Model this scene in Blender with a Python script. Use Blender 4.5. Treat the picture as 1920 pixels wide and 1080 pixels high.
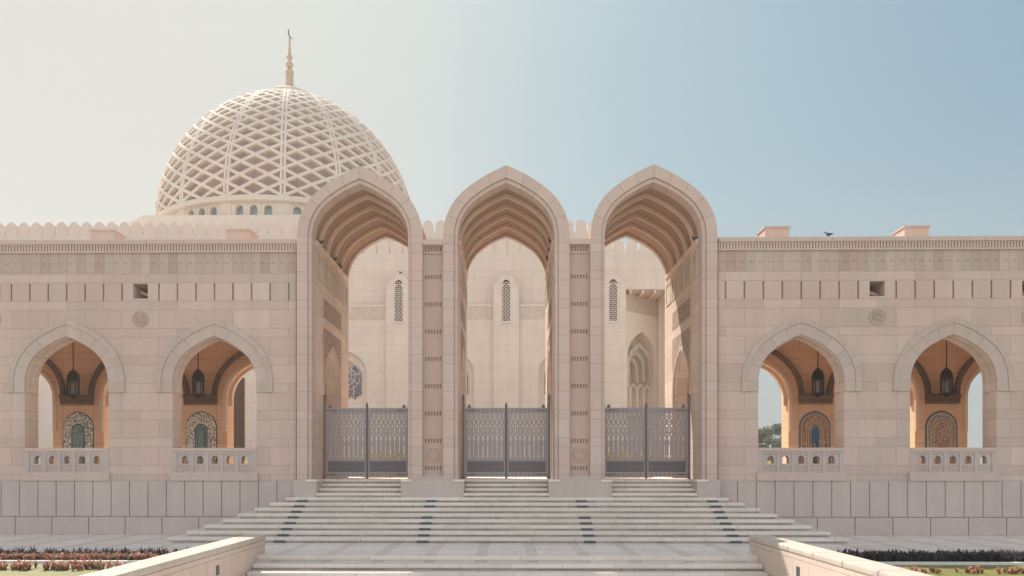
import bpy, math, random
from mathutils import Vector
random.seed(7)
PI = math.pi
R = math.radians
scene = bpy.context.scene
for o in list(bpy.data.objects):
    bpy.data.objects.remove(o)
C = scene.collection

# ------------------------------------------------------------------ camera
YAW = 0.016
cam_d = bpy.data.cameras.new("camera")
cam = bpy.data.objects.new("camera", cam_d)
C.objects.link(cam)
cam.location = (0, -29.1, 2.30)
cam.rotation_euler = (R(90), 0, YAW)
cam_d.sensor_width = 36
cam_d.lens = 1573 / 1920 * 36
cam_d.shift_x = 36 / 1920
cam_d.shift_y = 340 / 1920
cam_d.clip_start = 0.1
cam_d.clip_end = 6000
scene.camera = cam

# ------------------------------------------------------------------ light
SUN = Vector((-5.0, 8.0, 10.8)).normalized()
SUN_EL = math.asin(SUN.z)
SUN_AZ = math.atan2(SUN.x, SUN.y)          # from +Y towards +X
world = bpy.data.worlds.new("World")
scene.world = world
world.use_nodes = True
wt = world.node_tree
wt.nodes.clear()
w_out = wt.nodes.new("ShaderNodeOutputWorld")
w_bg = wt.nodes.new("ShaderNodeBackground")
w_sky = wt.nodes.new("ShaderNodeTexSky")
w_sky.sky_type = 'NISHITA'
w_sky.sun_disc = False
w_sky.sun_elevation = SUN_EL
w_sky.sun_rotation = SUN_AZ
w_sky.altitude = 0
w_sky.air_density = 1.0
w_sky.dust_density = 4.0
w_sky.ozone_density = 1.0
w_bg.inputs[1].default_value = 0.10
EXPO = 0.62
HAZE = 0.0010
def wmath(op, a, b=0.0):
    n = wt.nodes.new('ShaderNodeMath'); n.operation = op
    for q, i in ((a, 0), (b, 1)):
        if hasattr(q, 'is_linked'): wt.links.new(q, n.inputs[i])
        else: n.inputs[i].default_value = q
    return n.outputs[0]
# thin haze: each channel of the sky saturates softly towards a pale glow near the sun,
# plus an added warm fill behind the camera that brightens the shaded facade
w_sep = wt.nodes.new('ShaderNodeSeparateColor'); wt.links.new(w_sky.outputs[0], w_sep.inputs[0])
w_tc = wt.nodes.new('ShaderNodeTexCoord')
w_xyz = wt.nodes.new('ShaderNodeSeparateXYZ'); wt.links.new(w_tc.outputs['Generated'], w_xyz.inputs[0])
w_mr = wt.nodes.new('ShaderNodeMapRange'); w_mr.interpolation_type = 'SMOOTHSTEP'
wt.links.new(w_xyz.outputs[1], w_mr.inputs[0])
w_mr.inputs[1].default_value = 0.35; w_mr.inputs[2].default_value = -0.55
w_com = wt.nodes.new('ShaderNodeCombineColor')
TOP = (.60, .645, .645); KS = (.18, .25, .28); SKY_FILL = (.70, .645, .585); GLOW = (.60, .61, .575)
w_dot = wt.nodes.new('ShaderNodeVectorMath'); w_dot.operation = 'DOT_PRODUCT'
wt.links.new(w_tc.outputs['Generated'], w_dot.inputs[0]); w_dot.inputs[1].default_value = Vector((-.55, .75, .36)).normalized()   # broad milky glow of the haze on the sun's side
w_gl = wt.nodes.new('ShaderNodeMapRange'); w_gl.interpolation_type = 'SMOOTHSTEP'
wt.links.new(w_dot.outputs['Value'], w_gl.inputs[0])
w_gl.inputs[1].default_value = 0.77; w_gl.inputs[2].default_value = 0.975
w_hz = wt.nodes.new('ShaderNodeMapRange'); w_hz.interpolation_type = 'SMOOTHSTEP'
wt.links.new(w_xyz.outputs[2], w_hz.inputs[0])
w_hz.inputs[1].default_value = 0.36; w_hz.inputs[2].default_value = 0.0
w_hz.inputs[4].default_value = 0.92
HORIZON = (.47, .50, .50)
w_map = wt.nodes.new('ShaderNodeMapping'); wt.links.new(w_tc.outputs['Generated'], w_map.inputs[0])
w_map.inputs['Scale'].default_value = (1.2, 1.2, 3.5)
w_nz = wt.nodes.new('ShaderNodeTexNoise'); wt.links.new(w_map.outputs[0], w_nz.inputs['Vector'])
w_nz.inputs['Scale'].default_value = 1.6; w_nz.inputs['Detail'].default_value = 4; w_nz.inputs['Roughness'].default_value = .45
w_var = wmath('ADD', wmath('MULTIPLY', wmath('SUBTRACT', w_nz.outputs[0], .5), .13), 1.0)
for i in range(3):
    e = wmath('EXPONENT', wmath('MULTIPLY', w_sep.outputs[i], -KS[i]))
    v = wmath('MULTIPLY', wmath('SUBTRACT', 1.0, e), TOP[i])
    v = wmath('ADD', v, wmath('MULTIPLY', w_hz.outputs[0], wmath('SUBTRACT', HORIZON[i], v)))
    v = wmath('ADD', v, wmath('MULTIPLY', w_gl.outputs[0], wmath('SUBTRACT', GLOW[i], v)))
    v = wmath('ADD', v, wmath('MULTIPLY', w_mr.outputs[0], SKY_FILL[i]))
    v = wmath('MULTIPLY', v, w_var)
    wt.links.new(wmath('MULTIPLY', v, 10.0 / 2 ** 0.5), w_com.inputs[i])
wt.links.new(w_com.outputs[0], w_bg.inputs[0])
wt.links.new(w_bg.outputs[0], w_out.inputs[0])

sun_d = bpy.data.lights.new("sun", 'SUN')
sun_d.energy = 4.6
sun_d.angle = R(0.5)
sun_d.color = (1.0, 0.93, 0.84)
sun = bpy.data.objects.new("sun", sun_d)
C.objects.link(sun)
sun.location = (-40, 60, 90)
sun.rotation_euler = SUN.to_track_quat('Z', 'Y').to_euler()

scene.view_settings.view_transform = 'Standard'
scene.view_settings.look = 'None'
scene.view_settings.gamma = 1
scene.view_settings.exposure = EXPO
scene.render.engine = 'CYCLES'
scene.cycles.max_bounces = 10
scene.cycles.diffuse_bounces = 8

# ------------------------------------------------------------------ mesh helpers
class MB:
    def __init__(s):
        s.v, s.f, s.m, s.uv = [], [], [], []
    def face(s, pts, m=0, uv=None):
        n = len(s.v)
        s.v += [tuple(p) for p in pts]
        s.f.append(tuple(range(n, n + len(pts))))
        s.m.append(m)
        s.uv.append(uv)
    def box(s, x0, x1, y0, y1, z0, z1, m=0, T=None):
        T = T or (lambda x, y, z: (x, y, z))
        p = [T(x, y, z) for x in (x0, x1) for y in (y0, y1) for z in (z0, z1)]
        for a in ((0, 1, 3, 2), (4, 6, 7, 5), (0, 4, 5, 1), (2, 3, 7, 6), (0, 2, 6, 4), (1, 5, 7, 3)):
            s.face([p[i] for i in a], m)
    def prism(s, poly, T, d0, d1, m=0, caps=True, uvs=None):
        """poly: closed list of (h,z); T(h,d,z)"""
        n = len(poly)
        if caps:
            s.face([T(h, d0, z) for h, z in poly], m)
            s.face([T(h, d1, z) for h, z in reversed(poly)], m)
        for i in range(n):
            a, b = poly[i], poly[(i + 1) % n]
            s.face([T(a[0], d0, a[1]), T(a[0], d1, a[1]), T(b[0], d1, b[1]), T(b[0], d0, b[1])], m)
    def lathe(s, prof, cx, cy, n=24, m=0, a0=0, a1=2 * PI):
        for i in range(n):
            t0 = a0 + (a1 - a0) * i / n
            t1 = a0 + (a1 - a0) * (i + 1) / n
            for (r0, z0), (r1, z1) in zip(prof, prof[1:]):
                P = lambda r, z, t: (cx + r * math.cos(t), cy + r * math.sin(t), z)
                pts = [P(r0, z0, t0), P(r0, z0, t1), P(r1, z1, t1), P(r1, z1, t0)]
                if r0 < 1e-6: pts = [pts[0], pts[2], pts[3]]
                elif r1 < 1e-6: pts = pts[:3]
                s.face(pts, m)
    def tube(s, pts, r, n=8, m=0):
        pts = [Vector(p) for p in pts]
        rings = []
        for i, p in enumerate(pts):
            t = (pts[min(i + 1, len(pts) - 1)] - pts[max(i - 1, 0)]).normalized()
            up = Vector((0, 0, 1)) if abs(t.z) < .9 else Vector((0, 1, 0))
            a = t.cross(up).normalized(); b = t.cross(a).normalized()
            rr = r[i] if isinstance(r, (list, tuple)) else r
            rings.append([p + (a * math.cos(2 * PI * k / n) + b * math.sin(2 * PI * k / n)) * rr for k in range(n)])
        for A, B in zip(rings, rings[1:]):
            for k in range(n):
                s.face([A[k], A[(k + 1) % n], B[(k + 1) % n], B[k]], m)
        s.face(list(reversed(rings[0])), m); s.face(rings[-1], m)
    def build(s, name, mats, parent=None, smooth=False, loc=None, merge=True, bevel=0):
        me = bpy.data.meshes.new(name)
        vv = s.v
        if loc: vv = [(a - loc[0], b - loc[1], c - loc[2]) for a, b, c in vv]
        if merge:
            idx, nv, mp = {}, [], []
            for p in vv:
                k = (round(p[0], 4), round(p[1], 4), round(p[2], 4))
                if k not in idx:
                    idx[k] = len(nv); nv.append(p)
                mp.append(idx[k])
            ff, mm, uu = [], [], []
            for f, m, u in zip(s.f, s.m, s.uv):
                g = [mp[i] for i in f]
                if len(set(g)) < 3: continue
                if len(set(g)) < len(g):
                    h, hu = [], []
                    for q, i in enumerate(g):
                        if i not in h:
                            h.append(i)
                            if u: hu.append(u[q])
                    g, u = h, (hu if u else None)
                ff.append(g); mm.append(m); uu.append(u)
        else:
            nv, ff, mm, uu = vv, s.f, s.m, s.uv
        me.from_pydata(nv, [], ff)
        me.polygons.foreach_set('material_index', mm)
        if any(u for u in uu):
            L = me.uv_layers.new(name='UVMap')
            for p, u in zip(me.polygons, uu):
                if u:
                    for li, q in zip(p.loop_indices, u): L.data[li].uv = q
        if not isinstance(mats, (list, tuple)): mats = [mats]
        for m in mats: me.materials.append(m)
        if smooth: me.polygons.foreach_set('use_smooth', [True] * len(me.polygons))
        me.update()
        o = bpy.data.objects.new(name, me)
        C.objects.link(o)
        if parent: o.parent = parent
        if bevel:
            b = o.modifiers.new('bevel', 'BEVEL'); b.width = bevel; b.segments = 2
            b.limit_method = 'ANGLE'; b.angle_limit = R(40)
        return o

def tag(o, label=None, cat=None, group=None, kind=None):
    if label: o['label'] = label
    if cat: o['category'] = cat
    if group: o['group'] = group
    if kind: o['kind'] = kind
    return o

def thing(name, label, cat, loc=(0, 0, 0), group=None):
    o = bpy.data.objects.new(name, None)
    C.objects.link(o)
    o.location = loc
    o.empty_display_size = .3
    return tag(o, label, cat, group)

def copy_tree(o, parent=None):
    c = o.copy(); C.objects.link(c); c.parent = parent
    for ch in list(o.children): copy_tree(ch, c)
    return c

TX = lambda h, d, z: (h, d, z)         # wall running along x, depth = y
TY = lambda h, d, z: (d, h, z)         # wall running along y, depth = x

def arch(a, rise, n=14, r1=.95, th=52):
    """half curve of a two-arc keel arch from (a,0) to (0,rise)"""
    h = rise / a
    th = R(th)
    c1 = 1 - r1
    P = (c1 + r1 * math.cos(th), r1 * math.sin(th))
    nx, nz = math.cos(th), math.sin(th)
    V = (-P[0], h - P[1])
    vn = V[0] * nx + V[1] * nz
    out = []
    k = n // 2
    for i in range(k + 1):
        t = th * i / k
        out.append(((c1 + r1 * math.cos(t)) * a, r1 * math.sin(t) * a))
    if vn < -1e-4:
        R2 = -(V[0] ** 2 + V[1] ** 2) / (2 * vn)
        c2 = (P[0] - R2 * nx, P[1] - R2 * nz)
        t1 = math.atan2(h - c2[1], -c2[0])
        for i in range(1, n - k + 1):
            t = th + (t1 - th) * i / (n - k)
            out.append(((c2[0] + R2 * math.cos(t)) * a, (c2[1] + R2 * math.sin(t)) * a))
    else:
        for i in range(1, n - k + 1):
            t = i / (n - k)
            out.append(((P[0] + V[0] * t) * a, (P[1] + V[1] * t) * a))
    out[-1] = (0.0, rise)
    return out

def arch_full(a, rise, n=14):
    p = arch(a, rise, n)
    return [(-x, z) for x, z in p] + [(x, z) for x, z in reversed(p[:-1])]   # left spring .. crown .. right spring

def arch_poly(c, a, zb, zs, rise, n=14):
    return [(c - a, zb)] + [(c + x, zs + z) for x, z in arch_full(a, rise, n)] + [(c + a, zb)]

def wall_arches(mb, h0, h1, z0, z1, d0, d1, ops, T=TX, m=0, m_in=None, step=None):
    """solid wall with arched openings; ops = [(centre, half, spring, rise)] all starting at z0"""
    m_in = m if m_in is None else m_in
    ops = sorted(ops)
    cur = h0
    def plain(a, b):
        if b - a < 1e-4: return
        k = 1 if not step else max(1, int(math.ceil((b - a) / step)))
        for i in range(k):
            p, q = a + (b - a) * i / k, a + (b - a) * (i + 1) / k
            for d in (d0, d1):
                mb.face([T(p, d, z0), T(q, d, z0), T(q, d, z1), T(p, d, z1)], m)
            mb.face([T(p, d0, z1), T(q, d0, z1), T(q, d1, z1), T(p, d1, z1)], m)
            mb.face([T(p, d0, z0), T(q, d0, z0), T(q, d1, z0), T(p, d1, z0)], m)
    for (c, a, zs, rise) in ops:
        plain(cur, c - a)
        pts = [(c + x, zs + z) for x, z in arch_full(a, rise)]
        for (xa, za), (xb, zb) in zip(pts, pts[1:]):
            for d in (d0, d1):
                mb.face([T(xa, d, za), T(xb, d, zb), T(xb, d, z1), T(xa, d, z1)], m)
            mb.face([T(xa, d0, z1), T(xb, d0, z1), T(xb, d1, z1), T(xa, d1, z1)], m)
            mb.face([T(xa, d0, za), T(xb, d0, zb), T(xb, d1, zb), T(xa, d1, za)], m_in)
        for x in (c - a, c + a):
            mb.face([T(x, d0, z0), T(x, d1, z0), T(x, d1, zs), T(x, d0, zs)], m_in)
        cur = c + a
    plain(cur, h1)
    for h in (h0, h1):
        mb.face([T(h, d0, z0), T(h, d1, z0), T(h, d1, z1), T(h, d0, z1)], m)

def ring(mb, c, ai, ri, ao, ro, zs, zleg, d0, d1, T=TX, m=0, blk=.55, n=20, zso=None):
    """arch band between inner and outer curve, with legs down to zleg; uv.x counts voussoirs"""
    zso = zs if zso is None else zso
    I = [(c + x, zs + z) for x, z in arch_full(ai, ri, n)]
    O = [(c + x, zso + z) for x, z in arch_full(ao, ro, n)]
    # arc length measured from the crown so that a joint falls on the crown
    mid = [((a[0] + b[0]) / 2, (a[1] + b[1]) / 2) for a, b in zip(I, O)]
    L = [0]
    for p, q in zip(mid, mid[1:]): L.append(L[-1] + math.dist(p, q))
    half = L[len(L) // 2]
    k = max(1, round(half / blk)); sc = k / half
    U = [(l - half) * sc for l in L]
    if zleg < zs:
        ll = (zs - zleg) * sc
        I = [(c - ai, zleg)] + I + [(c + ai, zleg)]
        O = [(c - ao, zleg)] + O + [(c + ao, zleg)]
        U = [None] + U + [None]
    for i in range(len(I) - 1):
        u0, u1 = U[i], U[i + 1]
        if u0 is None or u1 is None: u0 = u1 = k + .5
        a, b, e, f = I[i], I[i + 1], O[i + 1], O[i]
        for d in (d0, d1):
            mb.face([T(a[0], d, a[1]), T(b[0], d, b[1]), T(e[0], d, e[1]), T(f[0], d, f[1])], m,
                    [(u0, 0), (u1, 0), (u1, 1), (u0, 1)])
        for (p, q) in ((a, b), (f, e)):
            mb.face([T(p[0], d0, p[1]), T(q[0], d0, q[1]), T(q[0], d1, q[1]), T(p[0], d1, p[1])], m,
                    [(u0, 0), (u1, 0), (u1, 1), (u0, 1)])
    for A, B in ((I[0], O[0]), (I[-1], O[-1])):
        mb.face([T(A[0], d0, A[1]), T(B[0], d0, B[1]), T(B[0], d1, B[1]), T(A[0], d1, A[1])], m,
                [(.5, 0), (.5, 0), (.5, 1), (.5, 1)])

def slot_row(mb, h0, h1, z0, z1, d_front, depth, centres, w, T=TX, m=0, taper=0):
    """a course of blocks with narrow recessed slots over a backing"""
    cur = h0
    for c in sorted(centres):
        if c - w / 2 <= cur or c + w / 2 >= h1: continue
        a = c - w / 2
        mb.box(cur, a, d_front, d_front + depth, z0, z1, m, T)
        cur = c + w / 2
    mb.box(cur, h1, d_front, d_front + depth, z0, z1, m, T)
    mb.box(h0 + .002, h1 - .002, d_front + depth, d_front + depth + .12, z0 + .002, z1 - .002, m, T)

def ribbon(mb, pts, w, y0, y1, m=0):
    """flat raised stroke in the xz plane"""
    P = [Vector((p[0], 0, p[1])) for p in pts]
    L, Rr = [], []
    for i, p in enumerate(P):
        t = (P[min(i + 1, len(P) - 1)] - P[max(i - 1, 0)])
        if t.length < 1e-6: t = Vector((1, 0, 0))
        t.normalize(); n = Vector((-t.z, 0, t.x))
        ww = w * (0.45 + 0.55 * math.sin(PI * (i + .6) / (len(P) + .2)))
        L.append(p + n * ww / 2); Rr.append(p - n * ww / 2)
    for i in range(len(P) - 1):
        q = [L[i], L[i + 1], Rr[i + 1], Rr[i]]
        mb.face([(v.x, y0, v.z) for v in q], m)
        for a, b in ((q[0], q[1]), (q[2], q[3])):
            mb.face([(a.x, y0, a.z), (b.x, y0, b.z), (b.x, y1, b.z), (a.x, y1, a.z)], m)

# ------------------------------------------------------------------ material helpers
class NT:
    def __init__(s, name):
        s.mat = bpy.data.materials.new(name); s.mat.use_nodes = True
        s.t = s.mat.node_tree; s.t.nodes.clear()
        s.out = s.t.nodes.new('ShaderNodeOutputMaterial')
        s.p = s.t.nodes.new('ShaderNodeBsdfPrincipled')
        s.t.links.new(s.p.outputs[0], s.out.inputs[0])
        s.geo = None
    def L(s, a, b):
        if hasattr(a, 'links') or hasattr(a, 'is_linked'): s.t.links.new(a, b)
        else: b.default_value = a
    def N(s, typ, **kw):
        n = s.t.nodes.new(typ)
        for k, v in kw.items(): setattr(n, k, v)
        return n
    def M(s, op, a, b=0.0, c=None):
        n = s.N('ShaderNodeMath', operation=op)
        s.L(a, n.inputs[0]); s.L(b, n.inputs[1])
        if c is not None: s.L(c, n.inputs[2])
        return n.outputs[0]
    def pos(s):
        if not s.geo:
            s.geo = s.N('ShaderNodeNewGeometry')
            sp = s.N('ShaderNodeSeparateXYZ'); s.t.links.new(s.geo.outputs['Position'], sp.inputs[0])
            sn = s.N('ShaderNodeSeparateXYZ'); s.t.links.new(s.geo.outputs['True Normal'], sn.inputs[0])
            s.x, s.y, s.z = sp.outputs; s.nx, s.ny, s.nz = sn.outputs
        return s.geo.outputs['Position']
    def comb(s, a, b, c=0.0):
        n = s.N('ShaderNodeCombineXYZ')
        s.L(a, n.inputs[0]); s.L(b, n.inputs[1]); s.L(c, n.inputs[2])
        return n.outputs[0]
    def noise(s, vec, scale, detail=3, rough=.5, dist=0):
        n = s.N('ShaderNodeTexNoise')
        s.t.links.new(vec, n.inputs['Vector'])
        n.inputs['Scale'].default_value = scale; n.inputs['Detail'].default_value = detail
        n.inputs['Roughness'].default_value = rough; n.inputs['Distortion'].default_value = dist
        return n.outputs[0]
    def white(s, vec):
        n = s.N('ShaderNodeTexWhiteNoise', noise_dimensions='3D')
        s.t.links.new(vec, n.inputs[0])
        return n.outputs[0], n.outputs[1]
    def mix(s, f, a, b, mode='MIX'):
        n = s.N('ShaderNodeMix', data_type='RGBA', blend_type=mode)
        s.L(f, n.inputs[0])
        s.L(a if hasattr(a, 'links') else (*a, 1), n.inputs[6])
        s.L(b if hasattr(b, 'links') else (*b, 1), n.inputs[7])
        return n.outputs[2]
    def ramp(s, v, a, b, o0=0., o1=1.):
        n = s.N('ShaderNodeMapRange', interpolation_type='SMOOTHSTEP')
        s.L(v, n.inputs[0])
        for i, q in enumerate((a, b, o0, o1)): s.L(q, n.inputs[i + 1])
        return n.outputs[0]
    def val(s, col, v):
        n = s.N('ShaderNodeHueSaturation')
        s.L(v, n.inputs['Value'])
        s.L(col if hasattr(col, 'links') else (*col, 1), n.inputs['Color'])
        return n.outputs[0]
    def bump(s, h, strength=.4, dist=.01):
        n = s.N('ShaderNodeBump'); n.inputs['Strength'].default_value = strength
        n.inputs['Distance'].default_value = dist
        s.t.links.new(h, n.inputs['Height'])
        s.t.links.new(n.outputs[0], s.p.inputs['Normal'])
    def done(s, col, rough=.85, metal=0., spec=.3):
        s.L(col if hasattr(col, 'links') else (*col, 1), s.p.inputs['Base Color'])
        s.L(rough, s.p.inputs['Roughness']); s.p.inputs['Metallic'].default_value = metal
        s.p.inputs['Specular IOR Level'].default_value = spec
        return s.mat

def stone_tone(n, base, alt, amt=.10):
    """weathering: broad blotches, faint vertical streaks, fine grain"""
    p = n.pos()
    big = n.noise(p, .45, 4, .6)
    fine = n.noise(p, 14, 4, .65)
    mp = n.N('ShaderNodeMapping'); n.t.links.new(p, mp.inputs[0]); mp.inputs['Scale'].default_value = (2.6, 2.6, .22)
    st = n.noise(mp.outputs[0], 1.0, 4, .6)
    c = n.mix(n.ramp(big, .35, .68), base, alt)
    v = n.M('ADD', n.M('MULTIPLY', n.M('SUBTRACT', fine, .5), amt * .9),
            n.M('MULTIPLY', n.M('SUBTRACT', st, .5), amt * 1.6))
    return n.val(c, n.M('ADD', v, 1.0)), fine

def ashlar(name, base, alt, P=.972, z0=4.375, split=.674, w=1.32, x0=10.33, jd=.79, jw=.011,
           var=.16, amt=.16, hue=.5, rough=.85):
    n = NT(name)
    c, fine = stone_tone(n, base, alt, amt)
    isx = n.M('GREATER_THAN', n.M('ABSOLUTE', n.nx), .6)
    ax = n.M('ABSOLUTE', n.x)
    h = n.M('ADD', n.M('MULTIPLY', isx, n.M('ADD', n.y, 60.0)), n.M('MULTIPLY', n.M('SUBTRACT', 1.0, isx), ax))
    zz = n.M('DIVIDE', n.M('SUBTRACT', n.z, z0 - 40 * P), P)
    k = n.M('FLOOR', zz); f = n.M('FRACT', zz)
    tall = n.M('LESS_THAN', f, split)
    dz = n.M('MULTIPLY', n.M('MINIMUM', n.M('MINIMUM', f, n.M('SUBTRACT', 1.0, f)), n.M('ABSOLUTE', n.M('SUBTRACT', f, split))), P)
    hh = n.M('ADD', n.M('DIVIDE', n.M('SUBTRACT', h, x0 - 100 * w), w), n.M('MULTIPLY', tall, .5))
    hf = n.M('FRACT', hh)
    dv = n.M('MULTIPLY', n.M('MINIMUM', hf, n.M('SUBTRACT', 1.0, hf)), w)
    d = n.M('MINIMUM', dz, dv)
    j = n.ramp(d, jw * .5, jw * 1.3)
    side = n.M('GREATER_THAN', n.x, 0.0)
    wn, wc = n.white(n.comb(n.M('ADD', n.M('FLOOR', hh), n.M('MULTIPLY', side, 57.0)), n.M('ADD', n.M('MULTIPLY', k, 2.0), tall), isx))
    c = n.val(c, n.M('ADD', 1 - var / 2, n.M('MULTIPLY', wn, var)))
    c = n.mix(n.M('MULTIPLY', n.M('FRACT', n.M('MULTIPLY', wn, 7.3)), hue), c, n.mix(.5, c, alt))
    flat = n.M('GREATER_THAN', n.M('ABSOLUTE', n.nz), .75)
    j = n.M('MAXIMUM', j, flat)
    c = n.mix(j, n.val(c, jd), c)
    n.bump(n.M('ADD', j, n.M('MULTIPLY', fine, .25)), .5, .012)
    return n.done(c, rough)

def plain_stone(name, base, alt, amt=.10, rough=.85, carve_shade=0, cs=9.0):
    n = NT(name)
    c, fine = stone_tone(n, base, alt, amt)
    if carve_shade:
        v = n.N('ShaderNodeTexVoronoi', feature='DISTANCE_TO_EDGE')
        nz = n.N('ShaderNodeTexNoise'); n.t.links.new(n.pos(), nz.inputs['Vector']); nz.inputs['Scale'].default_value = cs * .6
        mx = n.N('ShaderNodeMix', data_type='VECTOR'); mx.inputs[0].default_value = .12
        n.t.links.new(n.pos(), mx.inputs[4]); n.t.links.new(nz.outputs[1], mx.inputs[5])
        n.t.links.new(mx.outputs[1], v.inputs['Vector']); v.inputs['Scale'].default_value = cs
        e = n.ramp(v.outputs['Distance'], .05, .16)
        c = n.mix(e, c, n.val(c, 1 - carve_shade))  # hollows of the carving darkened in colour to stand for shade
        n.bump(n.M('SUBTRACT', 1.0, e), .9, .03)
    else:
        n.bump(fine, .25, .01)
    return n.done(c, rough)

def voussoir(name, base, alt):
    n = NT(name)
    c, fine = stone_tone(n, base, alt, .10)
    uv = n.N('ShaderNodeUVMap'); sp = n.N('ShaderNodeSeparateXYZ'); n.t.links.new(uv.outputs[0], sp.inputs[0])
    u = n.M('ADD', sp.outputs[0], 100.0)
    f = n.M('FRACT', u)
    j = n.ramp(n.M('MINIMUM', f, n.M('SUBTRACT', 1.0, f)), .010, .026)
    # courses in the straight legs (world heights)
    zz = n.M('DIVIDE', n.M('SUBTRACT', n.z, 4.375 - 40 * .972), .972)
    k = n.M('FLOOR', zz); g = n.M('FRACT', zz); tall = n.M('LESS_THAN', g, .674)
    dz = n.M('MULTIPLY', n.M('MINIMUM', n.M('MINIMUM', g, n.M('SUBTRACT', 1.0, g)), n.M('ABSOLUTE', n.M('SUBTRACT', g, .674))), .972)
    leg = n.M('LESS_THAN', n.z, n.leg_z) if hasattr(n, 'leg_z') else n.M('LESS_THAN', n.z, LEGZ[0])
    jz = n.ramp(dz, .005, .014)
    jj = n.M('ADD', n.M('MULTIPLY', leg, jz), n.M('MULTIPLY', n.M('SUBTRACT', 1.0, leg), j))
    idv = n.M('ADD', n.M('MULTIPLY', leg, n.M('ADD', n.M('MULTIPLY', k, 2.0), tall)),
              n.M('MULTIPLY', n.M('SUBTRACT', 1.0, leg), n.M('ADD', n.M('FLOOR', u), 31.0)))
    wn, wc = n.white(n.comb(idv, n.M('FLOOR', n.M('DIVIDE', n.M('ADD', n.x, 60.0), 2.6)), 0.0))
    c = n.val(c, n.M('ADD', .95, n.M('MULTIPLY', wn, .10)))
    c = n.mix(n.M('MULTIPLY', n.M('FRACT', n.M('MULTIPLY', wn, 5.1)), .5), c, n.mix(.6, c, alt))
    c = n.mix(jj, n.val(c, .76), c)
    n.bump(n.M('ADD', jj, n.M('MULTIPLY', fine, .25)), .5, .012)
    return n.done(c, .85)

FA, FB = (.57, .455, .395), (.575, .43, .375)
m_fac = ashlar('facade_stone', FA, FB)
LEGZ = [10.48]
m_vou = voussoir('portal_stone', FA, FB)
LEGZ = [-5.0]
m_lab = voussoir('arch_stone', (.54, .435, .385), (.52, .41, .365))
m_plain = plain_stone('dressed_stone', FA, FB)
m_pink = plain_stone('pink_stone', (.55, .41, .35), (.50, .39, .33), .14)
m_plinth = plain_stone('plinth_stone', (.54, .45, .415), (.49, .405, .38), .14)
m_warm = ashlar('gallery_stone', (.80, .52, .34), (.78, .49, .32), jd=.72, var=.08)  # facade stone warmed in colour to stand for bounced light
m_warmp = plain_stone('vault_stone', (.78, .61, .49), (.74, .57, .45), .12)  # outside light on the vault ribs put into the colour, lighter than the soffit
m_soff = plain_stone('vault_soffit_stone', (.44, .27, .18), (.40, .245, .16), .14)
m_side = ashlar('porch_stone', (.66, .535, .45), (.66, .51, .42), jd=.74)
m_carv = plain_stone('carved_stone', (.60, .45, .37), (.55, .41, .33), .1, carve_shade=.45, cs=11)
m_carv2 = plain_stone('pale_carved_stone', (.68, .58, .48), (.64, .54, .45), .1, carve_shade=.16, cs=7)
m_dark = plain_stone('dark_carved_stone', (.22, .13, .085), (.30, .19, .13), .2, carve_shade=.3, cs=16)
m_hall = ashlar('hall_stone', (.66, .575, .505), (.645, .545, .475), P=1.3, z0=3.0, w=2.2, x0=0, jd=.86, jw=.014, var=.05)
m_hallp = plain_stone('hall_trim_stone', (.68, .58, .505), (.655, .55, .475), .07)
m_dome = plain_stone('dome_stone', (.67, .575, .49), (.65, .54, .455), .10)
m_inner = plain_stone('inner_dome_stone', (.66, .51, .42), (.61, .46, .38), .14)

def frieze_mat():
    n = NT('frieze_stone')
    c, fine = stone_tone(n, (.52, .42, .36), (.50, .40, .345), .14)
    u = n.M('ADD', n.M('DIVIDE', n.M('ABSOLUTE', n.x), .3275), .4)
    f = n.M('FRACT', u)
    j = n.ramp(n.M('MINIMUM', f, n.M('SUBTRACT', 1.0, f)), .015, .05)
    side = n.M('GREATER_THAN', n.x, 0.0)
    wn, wc = n.white(n.comb(n.M('FLOOR', u), n.M('MULTIPLY', side, 13.0), 0.0))
    c = n.mix(n.M('MULTIPLY', n.ramp(wn, .45, 1.0), .75), c, (.45, .31, .27))
    c = n.val(c, n.M('ADD', .90, n.M('MULTIPLY', n.M('FRACT', n.M('MULTIPLY', wn, 9.7)), .16)))
    c = n.mix(j, n.val(c, .78), c)
    n.bump(n.M('ADD', j, n.M('MULTIPLY', fine, .2)), .4, .01)
    return n.done(c, .85)
m_frieze = frieze_mat()

def marble_mat(name, base, alt, w=1.34, rough=.42):
    n = NT(name)
    c, fine = stone_tone(n, base, alt, .12)
    lvl = n.M('FLOOR', n.M('DIVIDE', n.M('ADD', n.z, 4.05), .0825))
    wo, _ = n.white(n.comb(lvl, 0.0, 3.0))
    u = n.M('ADD', n.M('DIVIDE', n.x, w), n.M('ADD', 50.0, wo))
    f = n.M('FRACT', u)
    j = n.ramp(n.M('MINIMUM', f, n.M('SUBTRACT', 1.0, f)), .003, .010)
    wn, _ = n.white(n.comb(n.M('FLOOR', u), lvl, 0.0))
    c = n.val(c, n.M('ADD', .92, n.M('MULTIPLY', wn, .14)))
    c = n.mix(j, n.val(c, .6), c)
    n.bump(n.M('ADD', j, n.M('MULTIPLY', fine, .2)), .3, .006)
    return n.done(c, rough)
m_step = marble_mat('stair_marble', (.70, .64, .585), (.66, .595, .54))
m_riser = plain_stone('riser_stone', (.34, .27, .225), (.50, .43, .37), .5)

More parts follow.
